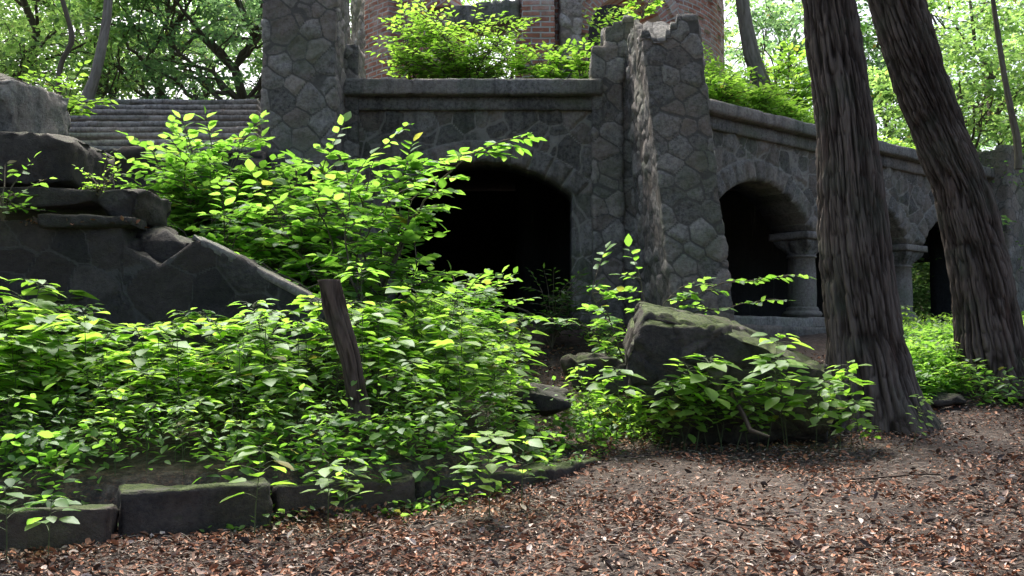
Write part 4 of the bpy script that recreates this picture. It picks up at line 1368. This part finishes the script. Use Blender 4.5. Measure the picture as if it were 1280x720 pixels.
def bush(name, label, cx, cy, Y, wpx, hpx, nbr, leaf, seed, mat='sap', base=None, tmpl=BROAD, step=.15, tw=(.2, .4), n=7, cat='bush', z=None, depth=1.0, group=None):
    """many stems arching from one root to fill the outline centre / size given in pixels at depth Y"""
    s = Shrub(seed)
    rg = s.rg
    c = at(cx, cy, Y)
    rw, rh = wpx / 2 * Y / F, hpx / 2 * Y / F
    b = np.array([c[0], Y, (gz(c[0], Y) if z is None else z)]) if base is None else np.array(base, float)
    for k in range(nbr):
        a = rg.uniform(0, 6.28)
        e = rg.uniform(-.35, 1.0)
        tip = c + np.array([math.cos(a) * rw * math.cos(e * 1.2), math.sin(a) * rw * depth * math.cos(e * 1.2), rh * (e if e < 0 else math.sin(e * 1.57))]) * rg.uniform(.7, 1.0)
        mid = (b * .45 + tip * .55) + np.array([0, 0, .25 * rh])
        mid[:2] = b[:2] * .6 + tip[:2] * .4
        s.branch([b, mid, tip], .012, .004, step, tw, leaf, n, .3)
    return s.build(name, b, mat, label, cat, tmpl, group=group)
bush('leafy_bush', 'rounded bush in front of the staircase', 258, 232, 13.0, 165, 120, 40, .14, 611, step=.13, n=8)
bush('leafy_bush', 'leafy bush hanging over the sloping flank wall', 275, 295, 12.2, 150, 80, 22, .145, 612, step=.13)
bush('leafy_bush', 'dark leafy bush at the foot of the left pier', 385, 320, 13.0, 150, 170, 32, .15, 613, step=.13)
bush('leafy_bush', 'low leafy bush under the left side of the big arch', 570, 400, 13.2, 160, 90, 30, .135, 614, step=.13)
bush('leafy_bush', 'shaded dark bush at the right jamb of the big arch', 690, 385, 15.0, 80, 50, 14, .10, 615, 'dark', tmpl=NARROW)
s = Shrub(620)
b0 = at(800, 420, 12.4); b0[2] = gz(b0[0], b0[1])
Q_ = lambda px, py, dy=0: at(px, py, 12.4 + dy)
s.branch([b0, Q_(805, 370), Q_(800, 345)], .015, .004, .13, (.2, .4), .14)
s.branch([b0, Q_(840, 385), Q_(900, 355), Q_(975, 345, -.2)], .015, .004, .13, (.15, .28), .12, 6, .2)
s.branch([b0, Q_(850, 395), Q_(905, 385, -.2), Q_(955, 375, -.3)], .015, .004, .14, (.12, .25), .11, 5, .2)
s.branch([b0, Q_(760, 390), Q_(735, 370), Q_(745, 345)], .015, .004, .13, (.2, .4), .15)
s.branch([b0, Q_(740, 410), Q_(700, 400, -.2)], .012, .004, .13, (.2, .35), .14)
s.branch([b0, Q_(830, 375), Q_(850, 360)], .012, .004, .13, (.2, .35), .13)
s.build('leafy_shrub', b0, 'sap', 'spreading shrub behind the fallen block at the foot of the right pier', 'shrub')

# terrace vegetation
ZT = ZTOP - 0.02
bush('leafy_bush', 'large pale green bush overflowing the terrace below the brick tower', 580, 70, 18.2, 190, 95, 60, .12, 631, 'herb', z=ZT, step=.12, tmpl=NARROW, depth=.7)
bush('leafy_bush', 'round leaved weed clump on the terrace beside the large pale bush', 690, 84, 17.6, 78, 38, 22, .11, 632, 'herb', z=ZT, tmpl=OVAL, depth=.7, tw=(.1, .22))
bush('leafy_bush', 'tall round leaved weeds on the terrace by the broken parapet', 728, 80, 17.2, 26, 46, 8, .10, 633, 'herb', z=ZT, tmpl=OVAL, tw=(.08, .16))
bush('leafy_bush', 'thin upright weeds on the terrace in front of the rough wall core', 515, 45, 18.6, 50, 60, 9, .11, 634, 'herb', z=ZT, tmpl=OVAL)
bush('leafy_tuft', 'small leafy tuft growing out of the top of the right pier', 803, 9, 15.4, 34, 20, 6, .09, 635, 'herb', z=at(800, 22, 15.4)[2], tmpl=BROAD, cat='tuft', tw=(.08, .18))
bush('leafy_tuft', 'bright weed beside the top stair steps', 82, 128, 14.6, 42, 46, 9, .11, 636, 'herb', z=at(82, 150, 14.6)[2], cat='tuft')
bush('leafy_tuft', 'small ferny weed rooted on the crumbled slab', 125, 222, 10.6, 30, 30, 6, .06, 637, 'herb', z=at(125, 245, 10.6)[2], tmpl=NARROW, cat='tuft', tw=(.08, .18))
bush('leafy_tuft', 'leafy weed at the left end of the slabs', 4, 250, 10.3, 30, 50, 7, .09, 638, 'sap', z=at(4, 276, 10.3)[2], cat='tuft')
bush('leafy_bush', 'wild shrub on the terrace behind the grey trunk', 985, 108, 21.5, 60, 60, 16, .15, 639, 'herb', z=ZT, cat='bush')
for k, (px, py, Y, wp, hp) in enumerate([(902, 118, 18.0, 46, 46), (938, 122, 18.8, 44, 34), (975, 138, 19.6, 44, 26)]):
    bush('leafy_bush', ['tallest bright weed clump on the wing terrace beside the right pier', 'bright weed clump at the foot of the grey trunk', 'lowest bright weed clump on the wing terrace below the stump'][k], px, py, Y, wp, hp, 12, .12, 660 + k, 'herb', z=ZT, step=.12)
px_rock('stump', [(975, 125), (985, 118), (995, 124), (1003, 138), (970, 138)], 20.6, .5, M['rock'], 'grey rotten stump on the green terrace bank', 'stump', .05, 96, .06)

# ------------------------------------------------------------------ ground cover (nobody could count it)
def cover(name, fn, n, leaf, mat, seed, tmpl=BLADE, up=.5):
    rg = np.random.default_rng(seed)
    P = fn(n, rg)
    a = rg.uniform(0, 6.28, len(P))
    D = np.stack([np.cos(a), np.sin(a), rg.normal(size=len(P)) * .35 + up], 1)
    U = nrm(np.array([0, 0, 1.0]) + rg.normal(size=(len(P), 3)) * .35)
    o = leaves(name, P, D, U, leaf * rg.uniform(.6, 1.3, len(P)), tmpl, M[mat], None, seed)
    return tag(o, kind='stuff')
def bank(n, rg):
    t = rg.uniform(1.3, 11.5, n); b = rg.uniform(.1, 2.2, n)
    P = np.array([CX, D0, 0]) + WU * t[:, None] - WN * b[:, None]
    hh = (1.5 * smooth(-.3, 1.4, b) * smooth(8.5, 1.5, t) + .2) * (1 + .35 * fbm(P * 1.2, 2, 8))
    P[:, 2] = ZTOP + hh * (.25 + .75 * rg.random(n)) + .08 * fbm(P * 2, 2, 5)
    return P
cover('terrace_ground_cover', bank, 22000, .10, 'herb', 701, OVAL if False else BLADE, .3)
def bed(n, rg):
    x = rg.uniform(-6, 1.0, n); y = rg.uniform(7.6, 11.5, n)
    ky = np.interp(x, KERB_XY[:, 0], KERB_XY[:, 1])
    k = (y > ky + .3) & ((y < 10.4) | (x > -1.8)) & (x < .5)
    x, y = x[k], y[k]
    return np.stack([x, y, ground(x, y) + rg.random(len(x)) ** 1.6 * .55], 1)
def kerbside(n, rg):
    x = rg.uniform(-6, .9, n); ky = np.interp(x, KERB_XY[:, 0], KERB_XY[:, 1])
    d = rg.uniform(.04, .75, n)
    P = np.stack([x, ky + d, 0 * x], 1)
    k = fbm(P * [1.7, 1.7, 0], 3, 15) > -.15
    P = P[k]
    P[:, 2] = ground(P[:, 0], P[:, 1]) + .05 + rg.random(len(P)) ** 1.4 * .26
    return P
cover('kerbside_weeds', kerbside, 2600, .095, 'sap', 707, BROAD, .1)
def footing(n, rg):
    x = rg.uniform(-5, 1.4, n); ky = np.interp(x, KERB_XY[:, 0], KERB_XY[:, 1])
    P = np.stack([x, ky - rg.random(n) ** 2 * .28, 0 * x], 1)
    P = P[fbm(P * [2.2, 2.2, 0], 3, 19) > .05]
    P[:, 2] = ground(P[:, 0], P[:, 1]) + rg.random(len(P)) ** 2 * .12
    return P
cover('footing_weeds', footing, 1600, .06, 'sap', 708, OVAL, .2)
cover('bed_ground_cover', bed, 4500, .095, 'sap', 702, NARROW)
def slope(n, rg):
    px = rg.uniform(500, 830, n); y = rg.uniform(11, 15.6, n); x = (px - 640) / F * y
    k = fbm(np.stack([x, y, 0 * x], 1) * .9, 3, 9) > (-.1 + np.exp(-((px - 680) / 40) ** 2))
    x, y = x[k], y[k]
    return np.stack([x, y, ground(x, y) + rg.random(len(x)) ** 2 * .2], 1)
cover('slope_ground_cover', slope, 9000, .08, 'sap', 703)
def rbank(n, rg):
    px = rg.uniform(1090, 1400, n); y = rg.uniform(13.2, 27, n); x = (px - 640) / F * y
    k = (y < 16 + (x - CX) * .885 - .7) | (y > 16 + (x - CX) * .885 + 5)
    x, y = x[k], y[k]
    return np.stack([x, y, ground(x, y) + rg.random(len(x)) ** 2 * .3], 1)
cover('bank_ground_cover', rbank, 16000, .08, 'herb', 704)
def nbank(n, rg):
    px = np.concatenate([rg.uniform(1115, 1200, n // 2), rg.uniform(1180, 1400, n // 2)]); y = 12.65 + 3.2 * rg.random(len(px)); x = (px - 640) / F * y
    k = fbm(np.stack([x * 1.2, y * 1.2, 0 * x], 1), 3, 21) > -.3 + .9 * np.clip(13.0 - y, 0, 1)
    k &= (px > 1120) | (y > 13)
    x, y = x[k], y[k]
    return np.stack([x, y, ground(x, y) + .04 + rg.random(len(x)) ** 1.5 * .34], 1)
cover('bank_weeds', nbank, 11000, .10, 'sap', 709, NARROW, .3)
def hillc(n, rg):
    x = rg.uniform(-9, -2.2, n); y = rg.uniform(11.3, 22, n)
    k = ~((y > 14.4) & (y < 17.6) & (x > -6.6))
    x, y = x[k], y[k]
    return np.stack([x, y, ground(x, y) + rg.random(len(x)) ** 2 * .3], 1)
cover('hill_ground_cover', hillc, 14000, .09, 'sap', 705)
def tgrass(n, rg):
    px = rg.uniform(448, 740, n); y = rg.uniform(16.5, 19, n); x = (px - 640) / F * y
    return np.stack([x, y, np.full(n, ZT)], 1)
cover('terrace_grass', tgrass, 5000, .22, 'herb', 706, GRASS, 1.6)

def slab_l(n, rg):
    px = rg.uniform(20, 160, n)
    a = np.array([at(q, 281, 10.36) for q in px])
    a[:, 1] += rg.uniform(.02, .5, n); a[:, 2] += .01 + .04 * rg.random(n)
    return a
tag(leaves('slab_litter', *(lambda r: (slab_l(160, r), r.normal(size=(160, 3)) * [1, 1, .4], r.normal(size=(160, 3)) * .4 + [0, 0, 1], r.uniform(.04, .09, 160)))(np.random.default_rng(77)), leaf_template(.24, .2, -.25), M['litter'], None, 77), kind='stuff')

# dead leaves on the path
def litter():
    rg = np.random.default_rng(801)
    n = 135000
    y = 5.6 + 9.5 * rg.random(n) ** 1.2
    px = rg.uniform(-160, 1850, n)
    x = (px - 640) / F * y
    ky = np.interp(x, KERB_XY[:, 0], KERB_XY[:, 1])
    keep = (y < ky + .0) | (x > .9) | ((y < 11) & (x > -.2) & (y > ky + .35))
    keep |= (px > 640) & (px < 720)
    x, y = x[keep], y[keep]
    dens = fbm(np.stack([x * 1.4, y * 1.4, 0 * x], 1), 3, 6)
    k = rg.random(len(x)) < .68 + 1.0 * dens
    x, y = x[k], y[k]
    P = np.stack([x, y, ground(x, y) + .006 + rg.random(len(x)) * .03], 1)
    a = rg.uniform(0, 6.28, len(P))
    D = np.stack([np.cos(a), np.sin(a), rg.normal(size=len(P)) * .25], 1)
    U = nrm(np.array([0, 0, 1.0]) + rg.normal(size=(len(P), 3)) * .5)
    tm = leaf_template(.24, .2, -.25)
    tag(leaves('leaf_litter', P, D, U, rg.uniform(.018, .044, len(P)) * (1 + .9 * (rg.random(len(P)) > .88)), tm, M['litter'], None, 801), kind='stuff')
    # larger curled leaves, and a drift against the foot of the kerb
    n = 1500
    y = 5.6 + 8 * rg.random(n) ** 1.2
    x = (rg.uniform(-60, 1340, n) - 640) / F * y
    ky = np.interp(x, KERB_XY[:, 0], KERB_XY[:, 1])
    k = (y < ky) | (x > 1)
    x, y = x[k], y[k]
    xk = rg.uniform(-5, 1.0, 3500)
    yk = np.interp(xk, KERB_XY[:, 0], KERB_XY[:, 1]) - rg.random(3500) ** 2 * .45 + .02
    big = np.concatenate([np.full(len(x), 1.0), np.full(3500, .55)])
    lift = np.concatenate([np.full(len(x), .012), .012 + .07 * rg.random(3500) * np.exp(-((np.interp(xk, KERB_XY[:, 0], KERB_XY[:, 1]) - yk) / .12) ** 2)])
    x, y = np.concatenate([x, xk]), np.concatenate([y, yk])
    P = np.stack([x, y, ground(x, y) + lift], 1)
    a = rg.uniform(0, 6.28, len(P))
    D = np.stack([np.cos(a), np.sin(a), rg.normal(size=len(P)) * .3], 1)
    U = nrm(np.array([0, 0, 1.0]) + rg.normal(size=(len(P), 3)) * .55)
    tag(leaves('curled_leaf_litter', P, D, U, big * rg.uniform(.05, .095, len(P)), leaf_template(.26, .26, -.4), M['litter'], None, 803), kind='stuff')
    # straw-like stalks
    n = 4500
    y = 5.6 + 8 * rg.random(n) ** 1.3
    x = (rg.uniform(0, 1340, n) - 640) / F * y
    ky = np.interp(x, KERB_XY[:, 0], KERB_XY[:, 1])
    k = (y < ky) | (x > 1)
    x, y = x[k], y[k]
    paths = []
    for i in range(len(x)):
        a = rg.uniform(0, 6.28); L = rg.uniform(.04, .16)
        b = np.array([x[i], y[i], gz(x[i], y[i]) + .015]) if i % 7 == 0 else None
        z = float(0)
        paths.append((x[i], y[i], a, L))
    zz = ground(x, y)
    tp = []
    for i, (xx, yy, a, L) in enumerate(paths):
        d = np.array([math.cos(a), math.sin(a), rg.normal() * .15])
        b = np.array([xx, yy, zz[i] + .02])
        tp.append((np.array([b, b + d * L * .5 + [0, 0, .008], b + d * L]), np.full(3, rg.uniform(.0015, .003))))
    V, Fq = tube(tp, 3)
    m = NB('straw'); mm = m.done((0.3, 0.25, 0.2), .8)
    tag(mesh('straw_litter', V, Fq, mm), kind='stuff')
litter()

# fallen twigs one can tell apart
for k, (px, py, L, ang, lab) in enumerate([(810, 572, .5, .35, 'curved fallen twig on the litter near the worn kerb end'), (1120, 600, .8, .1, 'long thin fallen twig across the middle of the path'),
                                          (1040, 692, .6, .25, 'fallen twig near the lower edge of the path'), (1240, 704, .5, .5, 'thick short twig at the lower right corner'), (930, 660, .4, -.5, 'short dark twig lying aslant in mid path')]):
    p = hit(px, py)
    t = np.linspace(-.5, .5, 9)
    rg2 = np.random.default_rng(850 + k)
    X = p[0] + np.cos(ang) * t * L
    Y_ = p[1] + np.sin(ang) * t * L + .04 * np.sin(t * 5 + k)
    Z = ground(X, Y_) + .02 + rg2.random(9) * .008
    V, Fq = tube([(np.stack([X, Y_, Z], 1) - p, np.linspace(.011, .006, 9))], 6)
    o = mesh('fallen_twig', V, Fq, M['deadwood'], attrs={'ridge': rg2.random(len(V))})
    o.location = tuple(p)
    tag(o, lab, 'twig', 'twigs fallen on the path')
# slanting dead stick in front of the fallen block
V, Fq = tube([(np.array([at(915, 492, 10.6), at(930, 520, 10.4), at(938, 538, 10.3), at(962, 546, 10.1)]) - at(938, 538, 10.3), np.array([.02, .025, .025, .012]))], 7)
o = mesh('dead_stick', V, Fq, M['deadwood'], attrs={'ridge': np.random.default_rng(3).random(len(V))}); o.location = tuple(at(938, 538, 10.3))
tag(o, 'crooked dead stick propped against the fallen block', 'stick')

# the leaning post
def post():
    Y = 8.8
    a, b = at(442, 500, Y), at(412, 350, Y)
    a2 = a + (a - b) * .35
    pts = [a2, at(446, 497, Y), at(441, 455, Y), at(430, 420, Y), at(419, 385, Y), at(412, 350, Y)]
    o0 = a2
    o = bark_trunk('wooden_post', [p - o0 for p in pts], [.10, .092, .09, .10, .108, .112], M['deadwood'], None, nth=72, res=.02, seed=901, amp=.045)
    me = o.data
    n = len(me.vertices) // 72
    bm = bmesh.new(); bm.from_mesh(me); bm.verts.ensure_lookup_table()
    ring = [bm.verts[(n - 1) * 72 + j] for j in range(72)]
    c = sum((v.co for v in ring), Vector()) / 72
    cv = bm.verts.new(c + Vector((0, 0, -.01)))
    for j in range(72): bm.faces.new((ring[j], ring[(j + 1) % 72], cv))
    bm.to_mesh(me); bm.free()
    o.location = tuple(o0)
    tag(o, 'short weathered log post leaning left in the leafy bed', 'post')
post()
